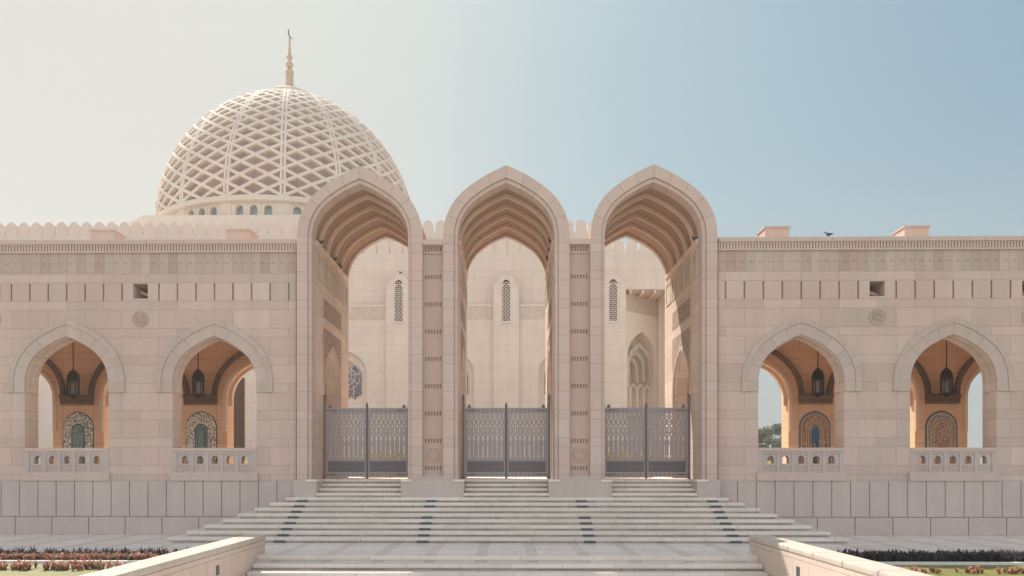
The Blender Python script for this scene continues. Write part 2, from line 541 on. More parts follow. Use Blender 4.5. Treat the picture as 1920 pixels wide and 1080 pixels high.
def paving_mat():
    n = NT('plaza_paving')
    p = n.pos()
    big = n.noise(p, .6, 4, .6); fine = n.noise(p, 10, 4, .6)
    ta = n.M('DIVIDE', n.M('ADD', n.x, 137.0 - .57), 1.37)
    tb = n.M('DIVIDE', n.M('ADD', n.y, 100.0), .46)
    ga, gb = n.M('FRACT', ta), n.M('FRACT', tb)
    band = n.M('LESS_THAN', ga, .19)
    dj = n.M('MINIMUM', n.M('MULTIPLY', n.M('MINIMUM', n.M('ABSOLUTE', n.M('SUBTRACT', ga, .19)), n.M('SUBTRACT', 1.0, ga)), 2.0), n.M('MINIMUM', gb, n.M('SUBTRACT', 1.0, gb)))
    j = n.ramp(dj, .006, .02)
    wn, _ = n.white(n.comb(n.M('FLOOR', ta), n.M('FLOOR', tb), 0.0))
    c = n.mix(band, (.74, .69, .655), (.62, .56, .52))
    c = n.val(c, n.M('ADD', .86, n.M('ADD', n.M('MULTIPLY', wn, .16), n.M('MULTIPLY', big, .12))))
    c = n.mix(j, n.val(c, .62), c)
    n.bump(n.M('ADD', j, n.M('MULTIPLY', fine, .15)), .15, .004)
    return n.done(c, n.M('ADD', .14, n.M('MULTIPLY', big, .22)), spec=.5)
m_pave = paving_mat()
m_court = plain_stone('court_paving', (.72, .64, .55), (.68, .60, .52), .1)
m_earth = plain_stone('earth', (.34, .30, .24), (.28, .26, .2), .2)

def simple(name, col, rough=.6, metal=0., spec=.4, var=.15, scale=6):
    n = NT(name)
    nn = n.noise(n.pos(), scale, 3, .6)
    c = n.val(col, n.M('ADD', 1 - var / 2, n.M('MULTIPLY', nn, var)))
    n.bump(nn, .1, .004)
    return n.done(c, rough, metal, spec)
m_gate = simple('gate_paint', (.33, .285, .285), .45, .2, .5)
m_gated = simple('gate_dark_paint', (.17, .145, .155), .45, .3, .5)
m_lamp = simple('lantern_bronze', (.045, .032, .028), .45, .6)
m_lglass = simple('lantern_glass', (.10, .08, .065), .15, 0, .6)
m_light = simple('step_light_housing', (.07, .075, .09), .35)
m_wood = simple('teak', (.085, .035, .022), .5, 0, .4, .5, 12)
m_bird = simple('pigeon_feathers', (.06, .06, .075), .7)
m_white = simple('white_kerb', (.68, .66, .62), .7)
m_blue = simple('window_glass', (.30, .38, .41), .25, .1, .5)
m_black = simple('lattice_void', (.05, .04, .035), .9)
m_fin = plain_stone('finial_stone', (.50, .35, .25), (.46, .31, .22), .08)
m_gold = simple('crescent_metal', (.10, .095, .08), .35, .8)

def stained():
    n = NT('stained_glass')
    v = n.N('ShaderNodeTexVoronoi'); n.t.links.new(n.pos(), v.inputs['Vector']); v.inputs['Scale'].default_value = 4.5
    e = n.N('ShaderNodeTexVoronoi', feature='DISTANCE_TO_EDGE'); n.t.links.new(n.pos(), e.inputs['Vector']); e.inputs['Scale'].default_value = 4.5
    wn, wc = n.white(v.outputs['Color'])
    c = n.mix(n.ramp(wn, .3, .9), (.05, .075, .12), (.16, .10, .17))
    c = n.mix(n.ramp(wn, .93, .97), c, (.45, .30, .22))
    c = n.mix(n.ramp(e.outputs[0], .02, .05), (.30, .26, .22), c)
    return n.done(c, .2, 0, .6)
m_stain = stained()

def mosaic(name, ground, tones, scale=26, ring_=False):
    n = NT(name)
    p = n.pos()
    v = n.N('ShaderNodeTexVoronoi'); n.t.links.new(p, v.inputs['Vector']); v.inputs['Scale'].default_value = scale
    e = n.N('ShaderNodeTexVoronoi', feature='DISTANCE_TO_EDGE'); n.t.links.new(p, e.inputs['Vector']); e.inputs['Scale'].default_value = scale * .45
    wn, _ = n.white(v.outputs['Color'])
    c = n.mix(0.0, ground, ground)
    lo = .58
    for i, t in enumerate(tones):
        a = lo + (1 - lo) * i / len(tones)
        c = n.mix(n.M('GREATER_THAN', wn, a), c, t)
    c = n.mix(n.ramp(e.outputs[0], .03, .06), n.mix(.5, tones[0], ground), c)
    return n.done(c, .35, 0, .5)
mo_white = mosaic('white_floral_tile', (.80, .74, .64), [(.13, .17, .13), (.30, .07, .05), (.06, .12, .14)])
mo_teal = mosaic('teal_tile', (.16, .26, .27), [(.05, .14, .17), (.40, .40, .34)], 30)
mo_dteal = simple('dark_teal_tile', (.03, .085, .11), .3)
mo_green = mosaic('green_white_tile', (.74, .70, .60), [(.05, .16, .11), (.05, .10, .15), (.28, .08, .07)], 20)
mo_blue = simple('sky_blue_tile', (.10, .22, .30), .3)
mo_dblue = simple('deep_blue_tile', (.03, .10, .24), .3)
mo_oran = mosaic('orange_bead_tile', (.42, .22, .11), [(.16, .05, .03), (.70, .58, .40)], 22)
mo_red = simple('terracotta_tile', (.36, .15, .08), .4)
mo_cream = simple('cream_tile', (.62, .52, .38), .4)
mo_grid = mosaic('black_and_white_tile', (.035, .03, .03), [(.30, .29, .27), (.03, .03, .03)], 18)
mo_pink = mosaic('pink_lattice_tile', (.40, .20, .16), [(.58, .45, .36), (.14, .04, .04)], 26)

def leafmat(name, a, b, c3=None, thr=.85):
    n = NT(name)
    v = n.noise(n.pos(), 1.8, 3, .6); w = n.noise(n.pos(), 9, 2, .5)
    c = n.mix(n.ramp(v, .35, .65), a, b)
    if c3: c = n.mix(n.ramp(w, thr - .05, thr), c, c3)
    n.done(c, .55, 0, .3)
    tr = n.N('ShaderNodeBsdfTranslucent'); n.t.links.new(c, tr.inputs[0])
    ms = n.N('ShaderNodeMixShader'); ms.inputs[0].default_value = .3
    n.t.links.new(n.p.outputs[0], ms.inputs[1]); n.t.links.new(tr.outputs[0], ms.inputs[2])
    n.t.links.new(ms.outputs[0], n.out.inputs[0])
    return n.mat
m_leaf = leafmat('tree_leaves', (.10, .125, .07), (.17, .19, .11))
m_hedge = leafmat('hedge_leaves', (.16, .17, .03), (.60, .48, .05), (.8, .62, .05), .52)
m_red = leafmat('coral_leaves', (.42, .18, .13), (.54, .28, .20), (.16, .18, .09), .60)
m_purp_shade = leafmat('purple_shade_leaves', (.045, .03, .04), (.10, .065, .075), (.05, .07, .05), .6)  # purple leaves with the building's shadow put into their colour
m_grass = leafmat('lawn_grass', (.30, .28, .09), (.24, .24, .08))
m_bark = simple('bark', (.16, .11, .08), .9)

# ================================================================== GROUND
def sheet(name, x0, x1, y0, y1, z, mat):
    mb = MB(); mb.face([(x0, y0, z), (x1, y0, z), (x1, y1, z), (x0, y1, z)])
    return tag(mb.build(name, mat), kind='structure')
sheet('ground', -2500, 2500, -600, 4000, -1.2, m_earth)
mb = MB()
mb.box(-26, 26, -6.86, 7.3, -.6, 0)
tag(mb.build('plaza', m_pave), kind='structure')
mb = MB(); mb.box(-6.65, 6.65, -32, -8.9, -1.15, -.83)
tag(mb.build('lower_plaza', m_pave), kind='structure')
mb = MB(); mb.box(-70, 70, 7.3, 140, -1.1, 1.90)
tag(mb.build('courtyard', m_court), kind='structure')
mb = MB()
for s in (-1, 1):
    mb.box(min(s * 7.25, s * 26), max(s * 7.25, s * 26), -32, -8.42, -.9, -.04)
tag(mb.build('lawn', m_grass), kind='structure')
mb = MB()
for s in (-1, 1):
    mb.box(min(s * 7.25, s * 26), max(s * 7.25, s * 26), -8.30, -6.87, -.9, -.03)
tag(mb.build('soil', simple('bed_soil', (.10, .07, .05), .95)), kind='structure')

# ================================================================== STAIRS
Z0 = 1.32; ZL = 1.94; RS = .165; TR = .42
st = thing('staircase', 'broad pale marble staircase of eight steps climbing to the three gate arches', 'staircase', (0, -3, 0))
for k in range(8):
    z = Z0 - RS * k; y = -TR * k; X = 7.70 + TR * k
    mb = MB(); mb.box(-X, X, y, .36, z - .115, z)
    t = mb.build('step', m_step, st, bevel=.028)
    t.location = (0, 3, 0)
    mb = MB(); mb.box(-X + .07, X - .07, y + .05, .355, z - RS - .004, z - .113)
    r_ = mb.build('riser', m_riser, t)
    for xc in (-7.1, -2.62, 2.60, 7.14):
        if k == 2 and abs(xc) < 3: continue
        mb = MB(); mb.box(xc - .18, xc + .18, y - .012, y + .1, z - RS + .004, z - .09)
        mb.build('step_light', m_light, t)
ls = thing('staircase', 'pale marble steps at the bottom going down between the two low walls', 'staircase', (0, -8, -.8))
for k in range(6):
    z = -RS * k; y = -6.90 - TR * k
    mb = MB(); mb.box(-6.648, 6.648, y, -6.862 + (.2 if k else 0), z - .115, z + (.003 if k == 0 else 0))
    if k: mb = MB(); mb.box(-6.648, 6.648, y, y + TR + .05, z - .115, z)
    t = mb.build('step', m_step, ls, bevel=.028); t.location = (0, 8, .8)
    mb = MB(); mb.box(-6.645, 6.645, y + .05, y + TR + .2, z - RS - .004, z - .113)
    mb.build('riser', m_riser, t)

# side walls of the lower steps
for s, lab in ((-1, 'low stone wall with rounded coping left of the lower steps'),
               (1, 'low stone wall with rounded coping right of the lower steps, half in sun')):
    w = thing('low_wall', lab, 'wall', (s * 6.95, -13, -.9), 'low walls beside the lower steps')
    xa, xb = sorted((s * 6.66, s * 7.24))
    mb = MB(); mb.box(xa, xb, -25, -6.03, -1.15, .34)
    n_ = mb.build('wall_face', ashlar('low_wall_stone_%s' % ('l' if s < 0 else 'r'), (.62, .50, .42), (.60, .47, .39), P=1.16, z0=-.35, split=.5, w=1.0, x0=0, jd=.72, var=.06), w)
    n_.location = (-s * 6.95, 13, .9)
    mb = MB()
    xa, xb = sorted((s * 6.64, s * 7.27))
    for i in range(12):
        y1 = -6.0 - i * 1.6
        mb.box(xa, xb, y1 - 1.592, y1, .342, .50)
    n_ = mb.build('coping', plain_stone('coping_stone_%d' % s, (.53, .46, .39), (.49, .42, .355), .2), w, bevel=.045)
    n_.location = (-s * 6.95, 13, .9)
    for yy in (-9.85, -14.2):
        mb = MB(); xf = s * 6.66
        a, b = sorted((xf - s * .012, xf + s * .05))
        mb.box(a, b, yy - .10, yy + .10, -.14, .08)
        n_ = mb.build('recessed_light', m_light, w); n_.location = (-s * 6.95, 13, .9)

# ================================================================== GATEHOUSE
PC = 5.15
AI, RI = 1.70, 1.87       # inner half span / rise
AO, RO = 2.21, 2.46
ZS = 10.48
YB = 7.25
gh = thing('gatehouse', 'sandstone gatehouse with three tall pointed arches in the middle', 'building', (0, 3.5, Z0))
def gp(mb, name, mat, parent=None, **kw):
    o = mb.build(name, mat, parent or gh, **kw)
    if parent is None: o.location = (0, -3.5, -Z0)
    return o
def make_portal(c):
    mb = MB()
    ring(mb, c, 1.835, 2.03, AO, RO, ZS, ZL, .25, .62, m=0, blk=.62)
    P = gp(mb, 'portal_arch', m_vou)
    mb = MB()
    ring(mb, c, AI, RI, 1.826, 2.018, ZS, ZL, .325, .95, m=0, blk=.62)
    gp(mb, 'inner_arch', m_vou, P)
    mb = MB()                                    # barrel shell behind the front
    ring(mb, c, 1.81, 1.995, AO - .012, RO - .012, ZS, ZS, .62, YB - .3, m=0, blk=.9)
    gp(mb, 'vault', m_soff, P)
    mb = MB()
    ring(mb, c, AI, RI - .03, AO - .004, RO - .004, ZS, ZS, YB - .3, YB, m=0, blk=.62)
    gp(mb, 'rear_arch', m_vou, P)
    for yy in (1.85, 3.10, 4.35, 5.62):
        mb = MB()
        ring(mb, c, AI - .03, RI - .03, 1.718, RI + .022, ZS, 9.25, yy - .02, yy + .09, m=0, blk=50)
        ring(mb, c, 1.722, RI + .026, 1.815, RI + .13, ZS, 10.5, yy, yy + .09, m=0, blk=50)
        # small dentils on the outer band of the rib
        pts = arch_full(1.77, RI + .08, 40)
        L = 0
        for (xa, za), (xb, zb) in zip(pts, pts[1:]):
            mx, mz = (xa + xb) / 2, (za + zb) / 2
            t = math.atan2(zb - za, xb - xa)
            ca, sa = math.cos(t), math.sin(t)
            T = lambda h, d, z, mx=mx, mz=mz, ca=ca, sa=sa: (c + mx + h * ca - z * sa, d, ZS + mz + h * sa + z * ca)
            mb.box(-.022, .022, yy - .014, yy + .01, -.022, .03, 0, T)
        gp(mb, 'rib', m_warmp, P)
    # impost mouldings and carved panels on both inner walls
    for s in (-1, 1):
        xi = c + s * AI
        mb = MB()
        ys = [.97, 1.83, 3.08, 4.33, 5.60, YB - .32]
        for a, b in zip(ys, ys[1:]):
            a2 = a + (.16 if a > 1 else 0)
            x0, x1 = sorted((xi - s * .07, xi + s * .2))
            mb.box(x0, x1, a2, b, 10.44, 10.53)
            x0, x1 = sorted((xi - s * .035, xi + s * .2))
            mb.box(x0, x1, a2, b, 10.36, 10.44)
            mb.box(x0, x1, a2, b, 10.14, 10.17)
        gp(mb, 'impost', m_warmp, P)
        mb = MB()
        for a, b in zip(ys, ys[1:]):
            a2 = a + (.16 if a > 1 else .04)
            x0, x1 = sorted((xi - s * .012, xi + s * .05))
            mb.box(x0, x1, a2 + .12, b - .12, 9.28, 10.02)
            x0, x1 = sorted((xi - s * .03, xi + s * .05))
            for (p, q, u, v) in ((a2 + .06, b - .06, 9.22, 9.27), (a2 + .06, b - .06, 10.03, 10.08),
                                 (a2 + .06, a2 + .10, 9.27, 10.03), (b - .10, b - .06, 9.27, 10.03)):
                mb.box(x0, x1, p, q, u, v)
        gp(mb, 'wall_panel', m_carv2, P)
        # carved band and carved spandrels around the side arch
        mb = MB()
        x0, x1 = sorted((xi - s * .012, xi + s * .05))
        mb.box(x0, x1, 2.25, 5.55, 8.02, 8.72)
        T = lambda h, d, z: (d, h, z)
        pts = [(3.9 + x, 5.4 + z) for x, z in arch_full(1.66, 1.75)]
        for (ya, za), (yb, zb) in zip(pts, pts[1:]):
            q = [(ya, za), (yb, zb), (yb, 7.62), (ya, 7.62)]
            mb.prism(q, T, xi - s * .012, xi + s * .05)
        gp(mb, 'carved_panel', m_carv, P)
        mb = MB()
        ring(mb, 3.9, 1.522, 1.572, 1.64, 1.73, 5.4, 1.95, xi - s * .03, xi + s * .05, T=T, m=0, blk=50)
        gp(mb, 'side_arch_moulding', m_plain, P)
    return P
for c in (-PC, 0, PC): make_portal(c)

# cross walls of the gatehouse (each with its side arch)
for (a, b) in ((-7.43, -PC - AI), (-PC + AI, -AI), (AI, PC - AI), (PC + AI, 7.43)):
    mb = MB()
    wall_arches(mb, .951, YB - .004, ZL - .3, ZS if b - a < 1 else 10.30, a, b, [(3.9, 1.53, 5.4, 1.58)], T=TY)
    # piers behind the front ring up to the springing
    gp(mb, 'cross_wall', m_side)
for c in (-PC, 0, PC):
    for s in (-1, 1):
        mb = MB()
        x0, x1 = sorted((c + s * (AI + .004), c + s * (AO - .006)))
        mb.box(x0, x1, YB - .3, YB - .002, 10.2, ZS)
        mb.box(x0, x1, .62, YB - .32, 10.2, ZS)
        gp(mb, 'wall_head', m_side)
# recessed pier panels between the portals
for c in (-PC / 2, PC / 2):
    a, b = c - .363, c + .363
    yf = .50
    mb = MB()
    rows = [2.34 + .9646 * i for i in range(8)]
    zc = 2.12
    for z in rows:
        mb.box(a, b, yf, .62, zc, z - .075)
        slot_row(mb, a, b, z - .075, z + .075, yf, .09, [c + (i - 2.5) * .104 for i in range(6)], .046)
        zc = z + .075
    mb.box(a, b, yf, .62, zc, 9.90)
    slot_row(mb, a, b, 9.90, 9.98, yf - .05, .05, [], .036)
    slot_row(mb, a, b, 9.98, 10.15, yf - .05, .09, [c + (i - 2.5) * .104 for i in range(6)], .046)
    mb.box(a, b, yf - .05, .6, 10.15, 10.18)
    P = gp(mb, 'pier_panel', m_pink)
    mb = MB(); mb.box(a, b, .27, 1.2, 10.18, 10.36); gp(mb, 'cap_stone', m_plain, P)
    mb = MB(); mb.prism([(.24, 1.94), (.24, 2.0), (yf + .02, 2.13), (yf + .02, 1.94)], lambda h, d, z: (d, h, z), a, b)
    gp(mb, 'sill', m_plinth, P)
    mb = MB()
    zc = 2.80
    for r in (.26, .19):
        n = 32
        pts = [(c + r * math.cos(2 * PI * i / n), zc + r * math.sin(2 * PI * i / n)) for i in range(n + 1)]
        for p, q in zip(pts, pts[1:]): ribbon(mb, [p, q], .022, yf - .016, yf)
    for i in range(12):
        t = 2 * PI * i / 12
        mb.prism([(c + .13 * math.cos(t) + .035 * math.cos(u), zc + .13 * math.sin(t) + .035 * math.sin(u)) for u in [2 * PI * k / 8 for k in range(8)]], TX, yf - .016, yf)
        t += PI / 12
        mb.prism([(c + .225 * math.cos(t) + .018 * math.cos(u), zc + .225 * math.sin(t) + .018 * math.sin(u)) for u in [2 * PI * k / 6 for k in range(6)]], TX, yf - .02, yf)
    gp(mb, 'rosette', m_pink, P)
# roof between the vaults
mb = MB(); mb.box(-7.4, 7.4, .62, YB - .01, 9.9, 10.2)
for c in (-PC, 0, PC): pass
rf = MB()
for c in (-PC / 2, PC / 2):
    rf.box(c - .36, c + .36, 1.2, YB - .02, 10.302, 10.34)
gp(rf, 'roof', m_plain)
# plinths
for (a, b) in ((-7.43, -PC - 1.48), (-PC + 1.48, -1.48), (1.48, PC - 1.48), (PC + 1.48, 7.43)):
    mb = MB(); mb.box(a, b, .12, 1.8, Z0 - .02, ZL - .001)
    P = gp(mb, 'plinth', m_plinth)
    for c in (-PC, 0, PC):
        for s in (-1, 1):
            x0, x1 = sorted((c + s * 1.46, c + s * 1.86))
            if x0 >= a - .05 and x1 <= b + .05:
                mb = MB(); mb.box(x0, x1, .085, 1.9, ZL - .085, ZL + .006)
                gp(mb, 'ledge', m_step, P, bevel=.02)
# gate steps
for c, lab in ((-PC, 'flight of small marble steps under the left gate'), (0, 'flight of small marble steps under the centre gate'),
               (PC, 'flight of small marble steps under the right gate')):
    g = thing('gate_steps', lab, 'steps', (c, .8, Z0), 'flights of steps under the gates')
    for k in range(4):
        y = .10 + TR * k; z = Z0 + .155 * (k + 1)
        mb = MB(); mb.box(-1.478, 1.478, y - .8, (y + TR + .06 if k < 3 else 1.9) - .8, z - .10 - Z0, z - Z0)
        t = mb.build('step', m_step, g, bevel=.022)
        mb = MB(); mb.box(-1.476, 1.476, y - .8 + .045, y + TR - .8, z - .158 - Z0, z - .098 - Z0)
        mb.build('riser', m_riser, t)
mb = MB()
mb.box(-7.44, 7.44, 1.88, 7.32, 0.1, ZL - .004)
for s in (-1, 1):
    a, b = sorted((s * 7.44, s * 24)); mb.box(a, b, 1.30, 7.32, .1, ZL - .005)
tag(mb.build('porch_floor', m_court), kind='structure')

# ================================================================== WINGS
WC = [10.33, 15.61, 20.89]
YW = .45; YWB = 1.32; YR = 6.40; YRB = 7.30
XE = 24.0
CALL = {1: [[(-.6, .35), (-.45, .05), (-.5, -.3)], [(-.75, -.1), (-.55, .2), (-.3, .1), (-.25, -.25), (-.5, -.45), (-.65, -.3)],
            [(-.2, .75), (-.15, .35), (0, .1), (.25, -.3), (.55, -.2), (.6, .15)], [(.1, .8), (.15, .4), (.3, .15)],
            [(.45, .7), (.5, .3), (.65, 0), (.75, -.1)], [(-.35, .6), (-.55, .75), (-.6, .5), (-.3, .3)],
            [(-.4, -.6), (-.1, -.45), (.1, -.5)], [(.05, -.65), (.2, -.6)], [(.4, -.55), (.55, -.6)], [(-.05, .0), (.1, -.45), (.4, -.55), (.6, -.35)],
            [(.0, .75), (.05, .5)], [(.3, .75), (.35, .5), (.42, .2)]],
        -1: [[(-.75, .45), (-.4, .75), (-.3, .85)], [(-.5, .4), (-.2, .05), (0, -.15), (.3, .1), (.5, .3), (.1, .25)],
             [(.68, .65), (.7, .2), (.7, -.05)], [(0, -.2), (-.15, -.5), (.1, -.8), (.5, -.75), (.8, -.4), (.7, -.1), (.35, -.15), (.25, -.5), (.5, -.55), (.55, -.35)],
             [(-.5, -.2), (-.65, -.6), (-.4, -.85), (-.1, -.9)], [(-.3, -.35), (-.4, -.6), (-.2, -.75)], [(-.8, .2), (-.6, .1), (-.75, -.2), (-.6, -.3)],
             [(-.45, .15), (-.4, -.1), (-.6, -.1)], [(-.05, .85), (0, .6)], [(.2, .8), (.3, .5), (.1, .4)], [(-.3, .35), (.1, .45)], [(.4, .7), (.5, .65)],
             [(.05, -.4), (.1, -.55)]]}
def spline(p, k=5):
    out = []
    for i in range(len(p) - 1):
        p0, p1, p2, p3 = p[max(i - 1, 0)], p[i], p[i + 1], p[min(i + 2, len(p) - 1)]
        for j in range(k):
            t = j / k
            out.append(tuple(.5 * ((2 * b) + (-a + c) * t + (2 * a - 5 * b + 4 * c - d) * t * t + (-a + 3 * b - 3 * c + d) * t ** 3)
                             for a, b, c, d in zip(p0, p1, p2, p3)))
    out.append(p[-1]); return out

def niche_plate(mb, xc, a, zs, rise, y0, y1, m=0, zb=ZL):
    mb.prism(arch_poly(xc, a, zb, zs, rise), TX, y0, y1, m)

def make_wing(s):
    nm = 'left' if s < 0 else 'right'
    w = thing('arcade_wing', 'long sandstone arcade wing with pointed arches and balustrades, %s of the three gate arches' % nm, 'arcade', (s * 15.5, 3.8, 0), 'arcade wings either side of the gate')
    off = (-s * 15.5, -3.8, 0)
    def wp(mb, name, mat, parent=None, **kw):
        o = mb.build(name, mat, parent or w, **kw)
        if parent is None: o.location = off
        return o
    S = lambda a, b: tuple(sorted((s * a, s * b)))
    mb = MB()
    ops = [(s * c, 1.50, 5.40, 1.63) for c in WC]
    a, b = S(7.435, XE)
    wall_arches(mb, a, b, 1.89, 8.28, YW, YWB, ops, m=0, m_in=1)
    mb.box(a, b, YW, YWB, 8.885, 9.24)
    win = [s * (c + 2.64) for c in WC[:2]]
    slots = [s * (WC[0] + .66 * i) for i in range(-4, 21)]
    slots = [x for x in slots if all(abs(x - q) > .1 for q in win)]
    edges = sorted([a, b] + [q + d for q in win for d in (-.26, .26)])
    for i in range(0, len(edges), 2):
        slot_row(mb, edges[i], edges[i + 1], 8.281, 8.884, YW, .09, slots, .062)
    for q in win:
        for (e0, e1) in ((q - .4, q - .26), (q + .26, q + .4)):
            mb.box(e0, e1, YW + .21, YWB + .25, 8.281, 8.884)
    W = wp(mb, 'front_wall', [m_fac, m_side])
    for q in win:
        mb = MB()
        mb.box(q - .255, q + .255, YW - .0, YW + .7, 8.282, 8.36)
        f = wp(mb, 'window_sill', m_plain, W)
        mb = MB()
        T = lambda h, d, z: (q + h, d, z)
        mb.prism([(-.26, 8.75), (-.26, 8.65), (.26, 8.45), (.26, 8.55)], T, YW + .55, YW + .70)
        wp(mb, 'window_slat', m_warmp, W)
        mb = MB(); mb.box(q - .4, q + .4, YWB + .26, YWB + .3, 8.2, 8.9)
        wp(mb, 'window_back', m_black, W)
    # frieze, dentil band and cornice
    mb = MB()
    mb.box(a, b, YW + .03, YWB, 9.24, 9.975)
    k = 0
    x = 7.62
    while x < XE - .1:
        mb.box(s * x - .055, s * x + .055, YW - .0, YW + .04, 9.60, 9.625)
        x += .3275
    wp(mb, 'frieze', m_frieze)
    mb = MB()
    slot_row(mb, a, b, 10.035, 10.235, YW - .04, .06, [s * (7.5 + .107 * i) for i in range(int((XE - 7.5) / .107))], .038)
    mb.box(a, b, YW - .04, YW + .15, 9.976, 10.034)
    mb.box(a, b, YW - .04, YW + .15, 10.236, 10.27)
    Dn = wp(mb, 'dentil_band', m_plain)
    mb = MB()
    x = 7.435
    while x < XE - .1:
        e0, e1 = S(x, min(XE, x + 1.315)); mb.box(e0 + .003, e1 - .003, YW - .085, YWB, 10.272, 10.42)
        x += 1.32
    wp(mb, 'cornice', m_plain)
    # plinth blocks
    mb = MB()
    mb.box(a, b, .43, 1.3, -.02, 1.885)
    x = 7.435
    i = 0
    while x < XE - .05:
        e0, e1 = S(x, x + .655); mb.box(e0 + .012, e1 - .012, .375, .44, .635, 1.885); x += .655
    x = 7.435 - .5
    while x < XE - .05:
        e0, e1 = S(max(x, 7.435), x + 1.31); mb.box(e0 + .012, e1 - .012, .375, .44, .0, .612); x += 1.31
    wp(mb, 'plinth', m_plinth, bevel=.012)
    # label mouldings round the arches
    for c in WC:
        mb = MB()
        ring(mb, s * c, 1.493, 1.622, 1.885, 2.025, 5.40, 5.03, YW - .035, YW + .05, blk=.58)
        P = wp(mb, 'arch_moulding', m_lab)
        mb = MB()
        ring(mb, s * c, 1.89, 2.03, 2.077, 2.22, 5.40, 5.03, YW - .06, YW + .05, blk=.45)
        wp(mb, 'hood_mould', m_lab, P)
        mb = MB()
        ring(mb, s * c, 1.42, 1.55, 1.502, 1.632, 5.40, 5.03, YW + .45, YW + .60, blk=50)
        wp(mb, 'soffit_moulding', m_side, P)
    # medallions
    for c in WC[:2]:
        mc = s * (c + 2.64); zc = 7.625
        mb = MB()
        n = 40
        pts = [(mc + .265 * math.cos(2 * PI * i / n), zc + .265 * math.sin(2 * PI * i / n)) for i in range(n + 1)]
        for p, q in zip(pts, pts[1:]): mb_r = ribbon(mb, [p, q], .05, YW - .022, YW)
        for stroke in CALL[s]:
            ribbon(mb, spline([(mc + .235 * px, zc + .235 * pz) for px, pz in stroke]), .034, YW - .024, YW)
        m = wp(mb, 'calligraphy_medallion', m_med)
        tag(m, 'round medallion of carved Arabic calligraphy')
    # balustrades
    for c in WC:
        cx = s * c
        mb = MB()
        hc = [cx + (i - 2) * .53 for i in range(5)]
        mb.box(cx - 1.50, cx + 1.50, YW + .02, YW + .30, 2.19, 2.50)
        wall_arches(mb, cx - 1.50, cx + 1.50, 2.50, 2.93, YW + .02, YW + .30, [(h, .118, 2.66, .13) for h in hc])
        B = wp(mb, 'balustrade', m_plinth)
        mb = MB(); mb.box(cx - 1.50, cx + 1.50, YW - .03, YW + .33, 2.931, 3.06); wp(mb, 'handrail', m_plain, B, bevel=.015)
        mb = MB(); mb.box(cx - 1.56, cx + 1.56, YW - .11, YW + .36, 1.89, 2.19); wp(mb, 'base', m_plain, B, bevel=.012)
        mb = MB()
        xs = [cx - 1.50] + [cx + (i - 1.5) * .53 for i in range(4)] + [cx + 1.50]
        for x in xs:
            hw = .055 if abs(x - cx) < 1.4 else .0
            if hw: mb.box(x - hw, x + hw, YW - .012, YW + .02, 2.191, 2.93)
            else:
                u = 1 if x > cx else -1
                e0, e1 = sorted((x, x - u * .16)); mb.box(e0, e1, YW - .012, YW + .02, 2.191, 2.93)
        mb.box(cx - 1.34, cx + 1.34, YW - .008, YW + .02, 2.42, 2.46)
        mb.box(cx - 1.34, cx + 1.34, YW - .008, YW + .02, 2.86, 2.928)
        for h in hc:
            mb.box(h - .15, h + .15, YW + .0, YW + .02, 2.30, 2.345)
        wp(mb, 'panel_frame', m_plinth, B)
    # rear wall of the gallery
    mb = MB()
    wall_arches(mb, a, b, ZL - .1, 9.0, YR, YRB, [(s * c, 1.55, 5.30, 1.62) for c in WC], m=0, m_in=0)
    RW = wp(mb, 'rear_wall', m_warm)
    for c in WC:
        mb = MB()
        ring(mb, s * c, 1.56, 1.63, 1.70, 1.78, 5.3, 3.9, YR - .06, YR + .02, blk=50)
        ring(mb, s * c, 1.42, 1.48, 1.552, 1.622, 5.3, 5.0, YR + .25, YR + .42, blk=50)
        P = wp(mb, 'rear_arch', m_warmp, RW)
        mb = MB()
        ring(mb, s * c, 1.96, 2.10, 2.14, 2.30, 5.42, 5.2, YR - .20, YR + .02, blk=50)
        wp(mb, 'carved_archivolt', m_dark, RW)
        # transverse flanks of the opening
    for c in [WC[0] - 2.64] + [c + 2.64 for c in WC]:
        if c > XE: continue
        mb = MB()
        T = lambda h, d, z, c=c: (s * c + d, h, z)
        hw = .67
        if c < 8: hw = .2
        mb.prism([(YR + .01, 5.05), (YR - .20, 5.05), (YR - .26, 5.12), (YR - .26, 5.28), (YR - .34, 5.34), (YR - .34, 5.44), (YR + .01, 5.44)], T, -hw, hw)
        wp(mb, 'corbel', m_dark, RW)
    # ceiling, floor side, end wall, roof
    mb = MB(); mb.box(a, b, YWB - .02, YR + .02, 8.9, 9.15)
    e0, e1 = S(XE, XE + .5); mb.box(e0, e1, YW, YRB, 0, 10.3)
    wp(mb, 'roof_slab', m_warmp)
    mb = MB(); mb.box(a, b, YRB - .35, YRB - .003, 9.002, 9.9); wp(mb, 'rear_parapet', m_plain)
    for c in WC:
        mb = MB()
        mb.box(s * c - .46, s * c + .46, 3.05, 4.0, 9.152, 11.50)
        V = wp(mb, 'roof_vent', m_plain)
        mb = MB(); mb.box(s * c - .50, s * c + .50, 3.0, 4.05, 11.50, 11.56); wp(mb, 'vent_cap', m_plinth, V)
